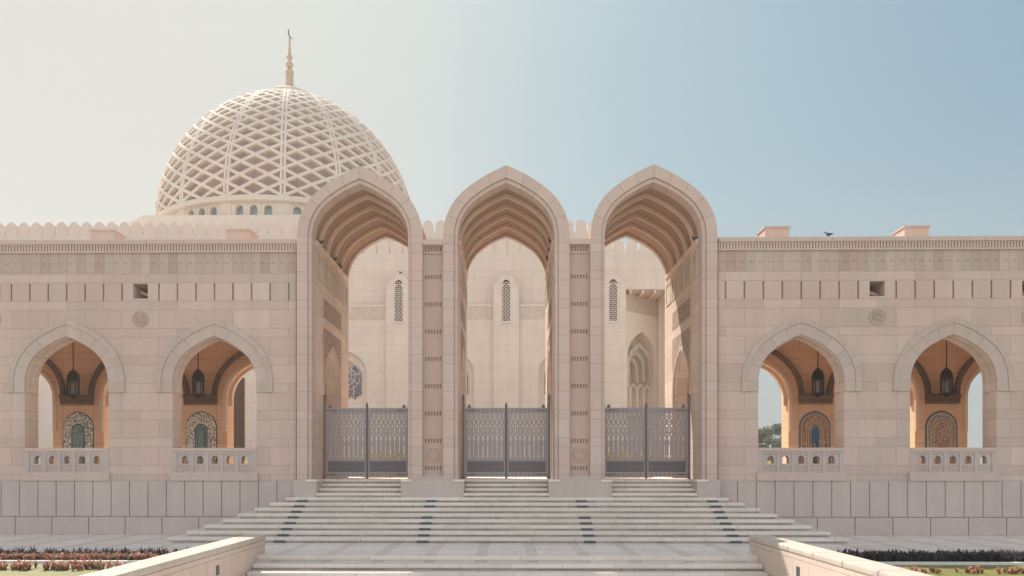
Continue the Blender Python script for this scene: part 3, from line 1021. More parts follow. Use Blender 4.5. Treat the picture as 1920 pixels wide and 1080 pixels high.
    # mosaic niches
    def niche(c, kind, lab):
        xc = s * c; y = YR
        mb = MB()
        if kind == 'white':
            niche_plate(mb, xc, .665, 4.10, .67, y - .02, y + .02); N = wp(mb, 'mosaic_niche', mo_dteal, RW)
            lay = [(.635, .89, mo_white, .03), (.27, .50, mo_dteal, .04), (.225, .43, mo_teal, .05), (.165, .34, mo_dteal, .058), (.13, .28, mo_teal, .066)]
        elif kind == 'green':
            niche_plate(mb, xc, .665, 4.10, .67, y - .02, y + .02); N = wp(mb, 'mosaic_niche', mo_dteal, RW)
            lay = [(.635, .89, mo_green, .03), (.28, .50, mo_dteal, .04), (.23, .43, mo_teal, .05)]
        elif kind == 'orange':
            niche_plate(mb, xc, .665, 4.10, .67, y - .02, y + .02); N = wp(mb, 'mosaic_niche', mo_blue, RW)
            lay = [(.60, .84, mo_red, .03), (.565, .80, mo_cream, .035), (.535, .76, mo_red, .04), (.50, .70, mo_oran, .045), (.37, .54, mo_cream, .052),
                   (.345, .51, mo_red, .057), (.29, .43, mo_cream, .063), (.265, .40, mo_blue, .068), (.235, .36, mo_oran, .073), (.155, .26, mo_dblue, .08)]
        else:
            niche_plate(mb, xc, .665, 4.10, .67, y - .02, y + .02); N = wp(mb, 'mosaic_niche', mo_dteal, RW)
            lay = [(.60, .84, mo_cream, .03), (.57, .80, mo_pink, .035), (.48, .69, mo_teal, .04), (.43, .62, mo_cream, .045), (.40, .58, mo_red, .05),
                   (.34, .50, mo_cream, .056), (.31, .46, mo_oran, .062), (.22, .36, mo_pink, .07)]
        # apex heights follow the outer curve with the band width
        for (a_, rise, mt, pr) in lay:
            mb = MB()
            top = 4.77 - (.665 - a_) * 1.35
            niche_plate(mb, xc, a_, top - a_, a_, y - pr, y + .01)
            wp(mb, 'mosaic_panel', mt, N)
        if kind == 'orange':
            mb = MB(); mb.box(xc - .15, xc + .15, y - .085, y, ZL, 3.40); wp(mb, 'mosaic_panel', mo_grid, N)
        if kind == 'pink':
            mb = MB(); mb.box(xc - .17, xc + .17, y - .078, y, ZL, 3.42); wp(mb, 'mosaic_panel', mo_oran, N)
        tag(N, lab)
    if s < 0:
        niche(12.97, 'white', 'white floral mosaic niche with teal centre panel')
        niche(18.25, 'green', 'green and white mosaic niche')
    else:
        niche(12.97, 'orange', 'orange beaded mosaic niche edged in blue')
        niche(18.25, 'pink', 'pink and green mosaic niche')
    niche(7.95, 'white', None)
    return w
m_med = plain_stone('medallion_stone', (.46, .37, .32), (.44, .35, .30), .1)
make_wing(-1); make_wing(1)

# ================================================================== GATES
def gate_hole(u, v):
    """u: 0..1 across one ornament period (wrapped), v: 0..1 up the screen; True = cut away"""
    d = abs((u % 1) - .5)           # distance from slot centre line
    e = .5 - d                      # distance from the bar centre line
    if .02 < v < .40:               # slender slots
        return d < (.085 if .04 < v < .31 else .05) or (e < .07 and abs(v - .085) < .014)
    if .40 <= v < .52:              # spear shapes
        w = .29 * (1 - abs(v - .46) / .068)
        if abs(v - .46) < .006: return False
        return d < w and not (.015 < math.hypot(d * .18, (v - .46) * 1.75) < .024)
    if .52 <= v < .56: return e < .10 or d < .03
    if .56 <= v < .70:
        return d < .045 or (d < .13 and min(abs(v - .605), abs(v - .665)) < .010) or (e < .07 and abs(v - .635) < .012)
    if .70 <= v < .765: return e < .26 * (.765 - v) / .065 or d < .035
    if .765 <= v < .865:
        return d < .045 or (abs(abs(v - .815) - .035) < .007 and d < .22) or (d < .12 and abs(v - .815) < .008)
    if .865 <= v < .985:
        t = (v - .865) / .12
        if t < .6: return abs(e - .05 - .33 * t) < .055 or e < .03 and t < .3
        return d < .04 or e < .15 * (t - .6) / .4 + .03
    return False

def screen_mesh(width, z0, z1, per):
    cx, cz = .0116, .0115
    nx, nz = int(round(width / cx)), int(round((z1 - z0) / cz))
    mb = MB()
    th = .018
    solid = [[not gate_hole((i + .5) * width / nx / per, (j + .5) / nz) for i in range(nx)] for j in range(nz)]
    for j in range(nz):
        i = 0
        while i < nx:
            if not solid[j][i]: i += 1; continue
            k = i
            while k < nx and solid[j][k]: k += 1
            xa, xb = i * width / nx, k * width / nx
            za, zb = z0 + (z1 - z0) * j / nz, z0 + (z1 - z0) * (j + 1) / nz
            mb.face([(xa, 0, za), (xb, 0, za), (xb, 0, zb), (xa, 0, zb)])
            mb.face([(xa, th, za), (xb, th, za), (xb, th, zb), (xa, th, zb)])
            mb.face([(xa, 0, za), (xa, th, za), (xa, th, zb), (xa, 0, zb)])
            mb.face([(xb, 0, za), (xb, th, za), (xb, th, zb), (xb, 0, zb)])
            i = k
    return mb
def make_gate(label, c):
    g = thing('ornamental_gate', label, 'gate', (c, 1.9, ZL), 'grey metal gates in the three arches')
    W = 1.50
    for s in (-1, 1):
        fr = MB()
        x0 = -W if s < 0 else .035
        x1 = -.035 if s < 0 else W
        for (za, zb) in ((.08, .26), (.66, .70), (2.44, 2.63)): fr.box(x0, x1, -.03, .03, za, zb)
        for xa, xb in ((x0, x0 + .05), (x1 - .05, x1)): fr.box(xa, xb, -.03, .03, .262, 2.438)
        leaf = fr.build('gate_leaf', m_gate, g)
        sc = screen_mesh(x1 - x0 - .10, .70, 2.44, (x1 - x0 - .10) / 8)
        o = sc.build('pierced_screen', m_gate, leaf, merge=False); o.location = (x0 + .05, -.008, 0)
        pb = MB()
        pb.box(x0 + .05, x1 - .05, -.004, .02, .262, .658)
        pb.box(x0 + .09, x1 - .09, -.026, -.004, .60, .625); pb.box(x0 + .09, x1 - .09, -.026, -.004, .29, .315)
        pb.box(x0 + .09, x0 + .12, -.026, -.004, .316, .599); pb.box(x1 - .12, x1 - .09, -.026, -.004, .316, .599)
        a_, b_ = x0 + .20, x1 - .20
        n = 9
        for i in range(n):
            xa = a_ + (b_ - a_) * i / n; xb = a_ + (b_ - a_) * (i + 1) / n; xm = (xa + xb) / 2
            ribbon(pb, [(xa, .37), ((xa + xm) / 2, .455), (xm, .54)], .03, -.022, -.004)
            ribbon(pb, [(xm, .54), ((xb + xm) / 2, .455), (xb, .37)], .03, -.022, -.004)
        for z in (.35, .555): pb.box(a_ - .03, b_ + .03, -.018, -.004, z, z + .012)
        pb.build('lower_panel', m_gated, leaf)
        sm_ = None
        for z in (.17, 2.535):
            for i in range(8):
                x = x0 + .10 + (x1 - x0 - .20) * (i + .5) / 8
                if sm_ is None:
                    st_ = MB()
                    st_.prism([(.022 * math.cos(t), .022 * math.sin(t)) for t in [2 * PI * q / 8 for q in range(8)]], TX, -.015, 0)
                    sd = sm_ = st_.build('stud', m_lamp, leaf)
                else:
                    sd = sm_.copy(); C.objects.link(sd); sd.parent = leaf
                sd.location = (x, -.03, z)
        xo = s * W
        for z in (.17, 2.535):
            hb = MB()
            xa, xb = sorted((xo + s * .12, xo - s * .42))
            hb.box(xa, xb, -.042, -.03, z - .016, z + .016)
            T = lambda h, d, zz, z=z: (xo - s * .30 + h, d, z + zz)
            hb.prism([(.07 * math.cos(t), .035 * math.sin(t)) for t in [2 * PI * q / 12 for q in range(12)]], T, -.046, -.03)
            hb.build('hinge', m_gated, leaf)
        sb = MB()
        pts = [(xo - s * .20 + s * .17 * (1 - math.cos(t)) , 2.63 + .15 * math.sin(t)) for t in [PI / 2 * q / 6 for q in range(7)]]
        T = lambda h, d, zz: (h, d, zz)
        sb.prism([(xo - s * .2, 2.632)] + [(xo - s * .13 - s * .07 * math.cos(t), 2.632 + .13 * math.sin(t)) for t in [PI * q / 8 for q in range(9)]] + [(xo, 2.632)], T, -.02, .02)
        sb.build('scroll', m_gated, leaf)
        po = MB()
        xp = s * (W + .09)
        po.lathe([(0, 0), (.055, 0), (.055, .1), (.036, .12), (.036, 2.9), (.052, 2.92), (.052, 2.98), (.04, 3.0), (.045, 3.06), (.03, 3.11), (0, 3.15)], xp, .0, 14)
        po.build('gate_post', m_gated, g, smooth=False)
        po = MB(); po.box(min(s * W, s * (W + .05)), max(s * W, s * (W + .05)), -.02, .02, .02, 2.8)
        po.build('post_bar', m_gate, g)
    mid = MB()
    mid.lathe([(0, .02), (.04, .02), (.04, 2.66), (.052, 2.67), (.052, 2.70), (.034, 2.72), (.042, 2.76), (.025, 2.80), (0, 2.84)], 0, -.03, 12)
    mid.build('meeting_post', m_gated, g)
    return g
g0 = make_gate('grey pierced metal gate in the left arch', -PC)
for c, lab in ((0, 'grey pierced metal gate in the centre arch'), (PC, 'grey pierced metal gate in the right arch')):
    g = copy_tree(g0); g.location.x = c; g['label'] = lab

# ================================================================== LANTERNS
def make_lantern(x, lab):
    z = 5.36
    y = YR - .62
    g = thing('lantern', lab, 'lantern', (x, y, z), 'hanging lanterns in the galleries')
    mb = MB()
    n = 8
    mb.lathe([(0, .0), (.09, .0), (.10, -.05), (.03, -.10), (0, -.13)], 0, 0, n)
    mb.lathe([(0, .02), (.27, .0), (.29, .04), (.24, .07), (.24, .09), (0, .09)], 0, 0, n)
    for i in range(n):
        t = 2 * PI * i / n
        mb.tube([(.235 * math.cos(t), .235 * math.sin(t), .08), (.235 * math.cos(t), .235 * math.sin(t), .60)], .022, 6)
    mb.lathe([(0, .58), (.24, .58), (.29, .63), (.29, .67), (.25, .70), (0, .70)], 0, 0, n)
    mb.build('frame', m_lamp, g)
    mb = MB(); mb.lathe([(.215, .09), (.215, .58)], 0, 0, n); mb.build('glass', m_lglass, g)
    mb = MB()
    mb.lathe([(.25, .70), (.245, .80), (.215, .92), (.16, 1.02), (.08, 1.09), (.03, 1.13), (.025, 1.2), (0, 1.2)], 0, 0, 16)
    mb.build('dome_cap', m_lamp, g, smooth=True)
    mb = MB(); mb.tube([(0, 0, 1.19), (0, 0, 8.9 - z)], .022, 8); mb.build('hanging_rod', m_lamp, g)
for x, lab in ((-12.88, 'dark bronze lantern hanging above the white mosaic niche'), (-18.15, 'dark bronze lantern hanging above the green and white mosaic niche'),
               (12.88, 'dark bronze lantern hanging above the orange mosaic niche'), (18.15, 'dark bronze lantern hanging above the pink mosaic niche')):
    make_lantern(x, lab)

# ================================================================== MOSQUE BEHIND
YH = 28.9
mq = thing('mosque', 'pale mosque behind the gate with a lattice dome and crenellated walls', 'mosque', (0, YH, 1.9))
def mp(mb, name, mat, parent=None, **kw):
    o = mb.build(name, mat, parent or mq, **kw)
    if parent is None: o.location = (0, -YH, -1.9)
    return o
def merlons(mb, x0, x1, zb, h, pitch, y0, y1, frac=.82):
    n = int(round((x1 - x0) / pitch))
    for i in range(n):
        c = x0 + (i + .5) * (x1 - x0) / n
        a = frac * pitch / 2
        poly = [(c - a, zb)] + [(c + x, zb + h - a * 1.05 + z) for x, z in arch_full(a, a * 1.05, 8)] + [(c + a, zb)]
        mb.prism(poly, TX, y0, y1)
XHL, XHR = -46.0, 13.6
mb = MB()
# upper wall split round the window slits and the portal recess
wx = [-14.74, -7.37, 0.0, 7.30]
PX0, PX1 = 8.22, 12.6
def wall_slits(mb, x0, x1, z0, z1, y0, y1, slits):
    cur = x0
    for c, a, zb, zs, rise in slits:
        mb.box(cur, c - a, y0, y1, z0, z1)
        mb.box(c - a, c + a, y0, y1, z0, zb)
        pts = [(c + x, zs + z) for x, z in arch_full(a, rise, 8)]
        for (xa, za), (xb, zb2) in zip(pts, pts[1:]):
            mb.prism([(xa, za), (xb, zb2), (xb, z1), (xa, z1)], TX, y0, y1)
        cur = c + a
    mb.box(cur, x1, y0, y1, z0, z1)
wall_slits(mb, XHL, PX0, 1.9, 14.72, YH, YH + .8, [(c, .26, 12.44, 15.0, .3) for c in []])
mb.box(XHL, XHR, YH, YH + .8, 14.722, 17.27)
mb.box(PX1, XHR, YH, YH + .8, 1.9, 14.718)
HW = mp(mb, 'hall_wall', m_hall)
mb = MB(); merlons(mb, XHL, XHR, 17.272, .93, .905, YH + .05, YH + .6); mp(mb, 'crenellation', m_hallp)
# proud lower wall with blind arches
mb = MB()
cen = [c + 3.685 for c in (-14.74, -7.37, 0)]
wall_arches(mb, -45.9, PX0 - .004, 1.9, 13.48, YH - .40, YH - .002, [(c, 1.47, 8.9, 1.6) for c in cen])
mp(mb, 'lower_wall', m_hall)
mb = MB(); mb.box(-45.9, PX0 - .004, YH - .46, YH - .003, 13.482, 13.62); mp(mb, 'ledge', m_hallp)
for c in cen:
    mb = MB(); mb.box(c - 2.70, c + 2.70, YH - .425, YH - .40, 12.6, 13.42); mp(mb, 'carved_frieze', m_carv2)
for c in wx:
    mb = MB()
    wall_slits(mb, c - .87, c + .87, 1.9, 15.0, YH - .62, YH - .003, [(c, .27, 12.44, 14.999 - .31, .3)])
    # arched hood of the window
    ring(mb, c, .27, .30, .66, .68, 15.0, 15.0, YH - .66, YH - .004, blk=50, zso=15.0)
    P = mp(mb, 'pilaster', m_hallp)
    P.data.materials[0] = m_hall
    mb = MB()
    niche_plate(mb, c, .268, 14.98, .32, YH - .46, YH - .405, zb=12.44)
    Wd = mp(mb, 'slit_window', m_black, P)
    mb = MB()
    # grille of crossing bars
    zb, zt = 12.44, 15.2
    k = 0
    z = zb - .5
    while z < zt:
        for u in (1, -1):
            za, zc_ = z, z + .54
            xa, xb = (c - .26, c + .26) if u > 0 else (c + .26, c - .26)
            if za < zb:
                f = (zb - za) / (zc_ - za); xa = xa + (xb - xa) * f; za = zb
            if zc_ > zt:
                f = (zt - za) / (zc_ - za); xb = xa + (xb - xa) * f; zc_ = zt
            ribbon(mb, [(xa, za), ((xa + xb) / 2, (za + zc_) / 2), (xb, zc_)], .085, YH - .52, YH - .465)
        z += .27
    mp(mb, 'grille', m_hallp, Wd)
    mb = MB(); mb.box(c - .36, c + .36, YH - .70, YH - .55, 12.30, 12.436); mp(mb, 'sill', m_hallp, Wd)
for c in cen:
    mb = MB()
    mb.prism([(c - 1.03, 7.5), (c - .75, 7.35), (c - .55, 7.15), (c - .35, 7.4), (c, 7.1), (c + .35, 7.4), (c + .55, 7.15), (c + .75, 7.35), (c + 1.03, 7.5)] +
             [(c + x, 8.7 + z) for x, z in reversed(arch_full(1.03, 1.16))], TX, YH - .08, YH - .003)
    S_ = mp(mb, 'stained_glass_window', m_stain)
    mb = MB()
    for r in (.95, .62, .34):
        pts = [(c + r * math.cos(t), 8.75 + r * 1.0 * math.sin(t)) for t in [2 * PI * i / 24 for i in range(25)]]
        for p, q in zip(pts, pts[1:]): ribbon(mb, [p, q], .04, YH - .11, YH - .08)
    for i in range(8):
        t = 2 * PI * i / 8 + .2
        ribbon(mb, [(c + .34 * math.cos(t), 8.75 + .34 * math.sin(t)), (c + .65 * math.cos(t), 8.75 + .65 * math.sin(t)), (c + .95 * math.cos(t), 8.75 + .95 * math.sin(t))], .05, YH - .11, YH - .08)
    for dx in (-.5, 0, .5): mb.box(c + dx - .02, c + dx + .02, YH - .11, YH - .08, 7.3, 8.1)
    mp(mb, 'window_tracery', m_hallp, S_)
    mb = MB()
    for dx in (-.62, 0, .62): mb.box(c + dx - .2, c + dx + .2, YH - .06, YH - .003, 2.2, 6.6)
    mp(mb, 'recessed_panel', m_hallp)
mb = MB(); mb.box(-22.6, -18.05, YH - .47, YH - .401, 1.95, 8.6)
D_ = mp(mb, 'wooden_door', m_wood)
mb = MB()
for i in range(4):
    for j in range(5):
        x0 = -22.4 + i * 1.1; z0 = 2.2 + j * 1.27
        mb.box(x0, x0 + .9, YH - .50, YH - .47, z0, z0 + 1.05)
mp(mb, 'door_panel', m_wood, D_)
# splayed portal recess on the right
A0, A1 = Vector((PX0 + .02, YH + .62)), Vector((11.15, YH + 3.6))
dirv = (A1 - A0).normalized(); Lr = (A1 - A0).length
nrm = Vector((dirv.y, -dirv.x))
TA = lambda h, d, z: (A0.x + dirv.x * h - nrm.x * d, A0.y + dirv.y * h - nrm.y * d, z)
mb = MB()
mb.box(0, Lr, 1.001, 1.3, 1.9, 15.0, 0, TA)
nc = 2.10
wall_arches(mb, 0, Lr, 1.9, 15.0, 0, 1.0, [(nc, 1.72, 10.2, 1.95)], T=TA)
m_recess = plain_stone('recess_stone', (.76, .66, .56), (.73, .62, .52), .07)  # paler than the hall stone, bounced light put into the colour
PR = mp(mb, 'portal_recess', m_recess)
mb = MB(); mb.box(11.1, 13.0, YH + 3.4, YH + 3.7, 1.9, 15.0); mb.box(PX0, 13.0, YH + .8, YH + 4, 14.72, 15.1)
mb.box(12.6, 13.0, YH + .8, YH + 3.6, 1.9, 14.7)
mp(mb, 'recess_wall', m_recess, PR)
mb = MB(); mb.box(.05, Lr - .05, -.03, -.002, 13.4, 14.62, 0, TA); mp(mb, 'carved_frieze', m_carv2, PR)
mb = MB()
for i in range(5):
    x = PX0 + .3 + i * .85; mb.box(x, x + .14, YH + .1, YH + 3.4, 14.5, 14.715)
mp(mb, 'ceiling_beam', m_warmp, PR)
mb = MB()   # muqarnas tiers: carved half-domes stepping back
for k, (a_, d0, dx) in enumerate(((1.50, .14, -.08), (1.16, .30, -.36), (.84, .46, -.64))):
    ring(mb, nc + dx, a_ - .30, (a_ - .30) * 1.12, a_, a_ * 1.16, 9.65 - .12 * k, 8.75 - .12 * k, d0, d0 + .24, T=TA, blk=50)
mp(mb, 'muqarnas', m_carv2, PR)
mb = MB()
for i in range(4):
    h = nc - 1.26 + i * .84
    ring(mb, h, .28, .36, .40, .50, 7.95, 6.6, .40, .98, T=TA, blk=50)
    mb.box(h - .22, h + .22, .80, .97, 6.7, 7.4, 0, TA)
mb.box(nc - 1.71, nc + 1.71, .35, .98, 6.1, 6.45, 0, TA)
for j in range(5):
    for i in range(6):
        h = nc - 1.55 + (i + (j % 2) * .5) * .52
        if h + .4 < nc + 1.7: mb.box(h, h + .4, .90, 1.0, 2.3 + j * .75, 2.9 + j * .75, 0, TA)
mp(mb, 'niche_arcade', m_recess, PR)
# higher wall behind
YU = 31.9
mb = MB(); mb.box(-60, 7.75, YU, YU + .6, 14, 19.52)
mb.box(-60, 7.75, YU + .1, YU + 40, 14, 19.0)
mp(mb, 'upper_wall', m_hallp)
mb = MB(); merlons(mb, -60, 7.75, 19.522, .93, .925, YU + .03, YU + .5); mp(mb, 'crenellation', m_hallp)
mb = MB(); mb.box(-60, XHR, YH + 4.2, YH + 34, 1.9, 14.0); mb.box(XHR - .6, XHR, YH + .8, YH + 4.2, 1.9, 16.5)
mp(mb, 'hall_body', m_hallp)

# ------------------------------------------------------------------ dome
dd = 85.2
cx_ = (543 - 924) / 1573 * dd
DX = cx_ * math.cos(YAW) - dd * math.sin(YAW)
DY = -29.1 + cx_ * math.sin(YAW) + dd * math.cos(YAW)
RB, HB, ZD = 12.7, 14.0, 26.0
def prof(t):                       # t 0..1 : ring .. apex
    th = t * PI / 2
    r = RB * max(0.0, math.cos(th)) ** 1.1
    z = ZD + HB * math.sin(th)
    return r, z
PR_ = [prof(i / 400) for i in range(401)]
SL = [0]
for p, q in zip(PR_, PR_[1:]): SL.append(SL[-1] + math.dist(p, q))
def at_s(s_):
    s_ = max(0, min(s_, SL[-1] - 1e-6))
    lo, hi = 0, 400
    while hi - lo > 1:
        m = (lo + hi) // 2
        if SL[m] <= s_: lo = m
        else: hi = m
    f = (s_ - SL[lo]) / (SL[hi] - SL[lo])
    r = PR_[lo][0] + (PR_[hi][0] - PR_[lo][0]) * f; z = PR_[lo][1] + (PR_[hi][1] - PR_[lo][1]) * f
    tr, tz = PR_[hi][0] - PR_[lo][0], PR_[hi][1] - PR_[lo][1]
    L = math.hypot(tr, tz)
    return r, z, tz / L, -tr / L          # normal (radial, z)
SV = [0]
while True:
    r, z, _, _ = at_s(SV[-1])
    if r < 2.3: break
    SV.append(SV[-1] + 1.26)
NV = len(SV) - 1
def s_of(v):
    v = max(0, min(v, NV)); i = min(int(v), NV - 1)
    return SV[i] + (SV[i + 1] - SV[i]) * (v - i)
def surf(phi, s_, off=0):
    r, z, nr, nz = at_s(s_)
    return (Vector((DX + (r + nr * off) * math.cos(phi), DY + (r + nr * off) * math.sin(phi), z + nz * off)),
            Vector((nr * math.cos(phi), nr * math.sin(phi), nz)))
def strip(mb, path, w, d, off=0):
    """path of (phi, s): a bar of width w on the surface, depth d inwards"""
    Q = [surf(a, b) for a, b in path]
    rg = []
    for i, (p, n) in enumerate(Q):
        t = (Q[min(i + 1, len(Q) - 1)][0] - Q[max(i - 1, 0)][0]).normalized()
        b = n.cross(t).normalized()
        o = p + b * off
        rg.append([o + b * w / 2, o + b * w / 2 * .7 + n * .05, o - b * w / 2 * .7 + n * .05, o - b * w / 2, o - b * w / 2 - n * d, o + b * w / 2 - n * d])
    for A, B in zip(rg, rg[1:]):
        for k in range(6): mb.face([A[k], A[(k + 1) % 6], B[(k + 1) % 6], B[k]])
    mb.face(rg[0]); mb.face(list(reversed(rg[-1])))
BAY = 2 * PI / 16
tocam = math.atan2(-29.1 - DY, -DX)
PH0 = tocam - R(2.6)                # nearest rib turned slightly to the left
mb = MB()
zt_ = at_s(SV[-1])[1]
mb.lathe([(2.5, zt_ - .3), (2.5, zt_ + .22), (2.2, zt_ + .26), (2.15, zt_ + .45), (1.9, zt_ + .62), (1.2, zt_ + .82), (.5, zt_ + .9)], DX, DY, 32)
DM = mp(mb, 'dome', m_dome)
def panel(k):
    mb = MB()
    p0 = PH0 + k * BAY
    marg = 0.0
    for fam in (1, -1):
        for c in range(-2, NV + 3):
            pts = []
            for i in range(9):
                u = i / 8
                v = 2 * u + c if fam > 0 else 2 * (1 - u) + c
                pts.append((u, v))
            # clip to v in [0,NV]
            seg = []
            for i in range(8):
                (u0, v0), (u1, v1) = pts[i], pts[i + 1]
                lo, hi = 0., 1.
                dv = v1 - v0
                for lim, sg in ((0, 1), (NV, -1)):
                    f0, f1 = sg * (v0 - lim), sg * (v1 - lim)
                    if f0 < 0 and f1 < 0: lo, hi = 1, 0
                    elif f0 < 0: lo = max(lo, f0 / (f0 - f1))
                    elif f1 < 0: hi = min(hi, f0 / (f0 - f1))
                if hi - lo > 1e-6:
                    A = (u0 + (u1 - u0) * lo, v0 + dv * lo); B = (u0 + (u1 - u0) * hi, v0 + dv * hi)
                    if not seg: seg.append(A)
                    seg.append(B)
            if len(seg) > 1:
                strip(mb, [(p0 + u * BAY, s_of(v)) for u, v in seg], .30, .36)
    return mp(mb, 'lattice_panel', m_dome, DM, merge=False)
for k in range(16): panel(k)
for k in range(16):
    mb = MB()
    ph = PH0 + k * BAY
    path = [(ph, SV[-1] * i / 30) for i in range(31)]
    strip(mb, path, .24, .45, off=.15); strip(mb, path, .24, .45, off=-.15)
    mp(mb, 'rib', m_dome, DM)
# inner solid dome
mb = MB()
mb.lathe([(max(.0, r - 1.25) if i < 40 else 0, z - .55 - .45 * i / 40) for i, (r, z) in enumerate(PR_[::10])], DX, DY, 64)
mp(mb, 'inner_dome', m_inner, DM, smooth=True)
# ring cornice and drum
mb = MB()
mb.lathe([(RB - .6, ZD + .02), (RB + .12, ZD + .02), (RB + .14, ZD - .22), (RB + .30, ZD - .30), (RB + .34, ZD - .46), (RB + .22, ZD - .55), (RB - .02, ZD - .62), (RB - .7, ZD - .62)], DX, DY, 128)
DR = mp(mb, 'drum', m_dome)
RD = RB - .05
TD = lambda h, d, z: (DX + (RD - d) * math.cos(h / RD), DY + (RD - d) * math.sin(h / RD), z)
mb = MB()
ops = []
for k in range(16):
    pc = (PH0 + (k + .5) * BAY)
    for j in (-1, 0, 1): ops.append((pc * RD + j * 1.25, .34, 24.85, .36))
h0 = PH0 * RD
wall_arches(mb, h0, h0 + 2 * PI * RD, 23.0, ZD - .6, 0, .55, ops, T=TD, step=.6)
mp(mb, 'drum_wall', m_dome, DR)
mb = MB()
mb.lathe([(RD - .50, 23.0), (RD - .50, 25.3)], DX, DY, 96)
mp(mb, 'drum_glass', m_blue, DR)
mb = MB()
for k in range(16):
    h = (PH0 + k * BAY) * RD
    for q in (-.5, 0): mb.box(h + q, h + q + .5, -.07, 0.01, 23.0, ZD - .60, 0, TD)
    pc = (PH0 + (k + .5) * BAY) * RD
    for j in (-.5, .5): mb.box(pc + j * 1.25 - .03, pc + j * 1.25 + .03, -.03, .01, 23.0, 25.35, 0, TD)
    for j in range(10):
        hc_ = pc + (j - 4.5) * .36
        for i in range(8):
            t0, t1 = 2 * PI * i / 8, 2 * PI * (i + 1) / 8
            q = [(hc_ + rr * math.cos(t), ZD - .74 + rr * math.sin(t)) for rr, t in ((.07, t0), (.13, t0), (.13, t1), (.07, t1))]
            mb.face([TD(a, -.03, b) for a, b in q])
            mb.face([TD(q[1][0], -.03, q[1][1]), TD(q[2][0], -.03, q[2][1]), TD(q[2][0], .0, q[2][1]), TD(q[1][0], .0, q[1][1])])
mp(mb, 'drum_pilaster', m_dome, DR)
mb = MB()
a_, c4 = 13.4, 4.2
poly = [(a_, a_ - c4), (a_ - c4, a_), (-a_ + c4, a_), (-a_, a_ - c4), (-a_, -a_ + c4), (-a_ + c4, -a_), (a_ - c4, -a_), (a_, -a_ + c4)]
mb.prism([(DX + x, DY + y) for x, y in poly], lambda h, d, z: (h, z, d), 17.5, 24.08)
mp(mb, 'dome_base', m_hallp)
# finial
zf = at_s(SL[-1])[1]
zy = lambda y: 2.3 + (880 - y) / 18.46
FN = MB()
FN.lathe([(.62, zf - .6), (.45, zf + .9), (.40, zf + 1.1), (.36, zy(143)), (.40, zy(141)), (.42, zy(139)), (.42, zy(134)), (.30, zy(131)), (.12, zy(129.5)), (.1, zy(128.7))], DX, DY, 24)
FB_ = mp(FN, 'finial', m_fin, smooth=False)
mb = MB()
for yc, r in ((122, .36), (107.6, .29)):
    for j in range(24):
        t = 2 * PI * j / 24
    prof_ = [(r * math.sin(PI * i / 12), zy(yc) - r * math.cos(PI * i / 12)) for i in range(13)]
    n = 24
    for j in range(n):
        for i in range(12):
            def Pp(jj, ii):
                rr = prof_[ii][0] * (1 + (.05 if jj % 2 else -.04)); t = 2 * PI * jj / n
                return (DX + rr * math.cos(t), DY + rr * math.sin(t), prof_[ii][1])
            mb.face([Pp(j, i), Pp(j + 1, i), Pp(j + 1, i + 1), Pp(j, i + 1)])
mb.lathe([(.08, zy(115)), (.08, zy(112))], DX, DY, 12)
mp(mb, 'fluted_ball', m_fin, FB_)
mb = MB(); mb.lathe([(.08, zy(102.5)), (.15, zy(101)), (.10, zy(86)), (.07, zy(71)), (0, zy(70))], DX, DY, 12)
mp(mb, 'spike', m_fin, FB_)
mb = MB()
ccx, ccz, cr = .42, zy(63.0), .50
pts, rs = [], []
for i in range(19):
    t = R(120 + 175 * i / 18)
    pts.append((DX + (ccx + cr * math.cos(t)) * .5 - .0, DY + .3 * math.cos(t), ccz + cr * 1.02 * math.sin(t)))
    rs.append(.015 + .06 * math.sin(PI * i / 18))
mb.tube(pts, rs, 8)
mp(mb, 'crescent', m_gold, FB_)

# ================================================================== PIGEONS
def make_pigeon(x, y, z, rz, lab):
    prof_ = [(-.17, .0, .012, .10), (-.10, .0, .028, .105), (-.04, .0, .052, .10), (.03, 0, .064, .10), (.08, 0, .055, .12), (.10, 0, .036, .155), (.115, 0, .03, .19), (.14, 0, .028, .20), (.165, 0, .012, .195), (.185, 0, .004, .19)]
    mb = MB(); n = 10
    rg = [[Vector((a, r * math.cos(2 * PI * k / n), zc + r * math.sin(2 * PI * k / n) * .95)) for k in range(n)] for a, _, r, zc in prof_]
    for A, B in zip(rg, rg[1:]):
        for k in range(n): mb.face([A[k], A[(k + 1) % n], B[(k + 1) % n], B[k]])
    mb.face(rg[0]); mb.face(rg[-1])
    for s in (-1, 1): mb.tube([(.01, s * .022, .05), (.015, s * .024, 0), (.04, s * .024, .003)], .006, 5)
    o = mb.build('pigeon', m_bird, smooth=True)
    o.location = (x, y, z); o.rotation_euler = (0, 0, rz); o.scale = (.95,) * 3
    return tag(o, lab, 'pigeon', 'pigeons perched on the masonry')
make_pigeon(11.28, .42, 10.42, 2.6, 'pigeon on top of the right wing cornice')
make_pigeon(6.78, 1.25, 10.53, 2.0, 'pigeon on the right wall ledge inside the right arch')
make_pigeon(-6.78, 1.55, 10.53, 1.0, 'pigeon nearest the front on the left ledge of the left arch')
make_pigeon(-6.78, 4.0, 10.53, 1.3, 'pigeon midway along the left ledge of the left arch')
make_pigeon(-6.78, 5.2, 10.53, 4.3, 'pigeon farthest back on the left ledge of the left arch')
make_pigeon(1.63, 1.6, 10.53, 4.0, 'pigeon nearest the front on the right ledge of the centre arch')
make_pigeon(1.63, 2.75, 10.53, 1.4, 'middle pigeon on the right ledge of the centre arch')
make_pigeon(1.63, 4.1, 10.53, 4.4, 'pigeon farthest back on the right ledge of the centre arch')
make_pigeon(-7.25, YH - .62, 15.69, 2.8, 'tiny pigeon above the slit window seen through the left arch')

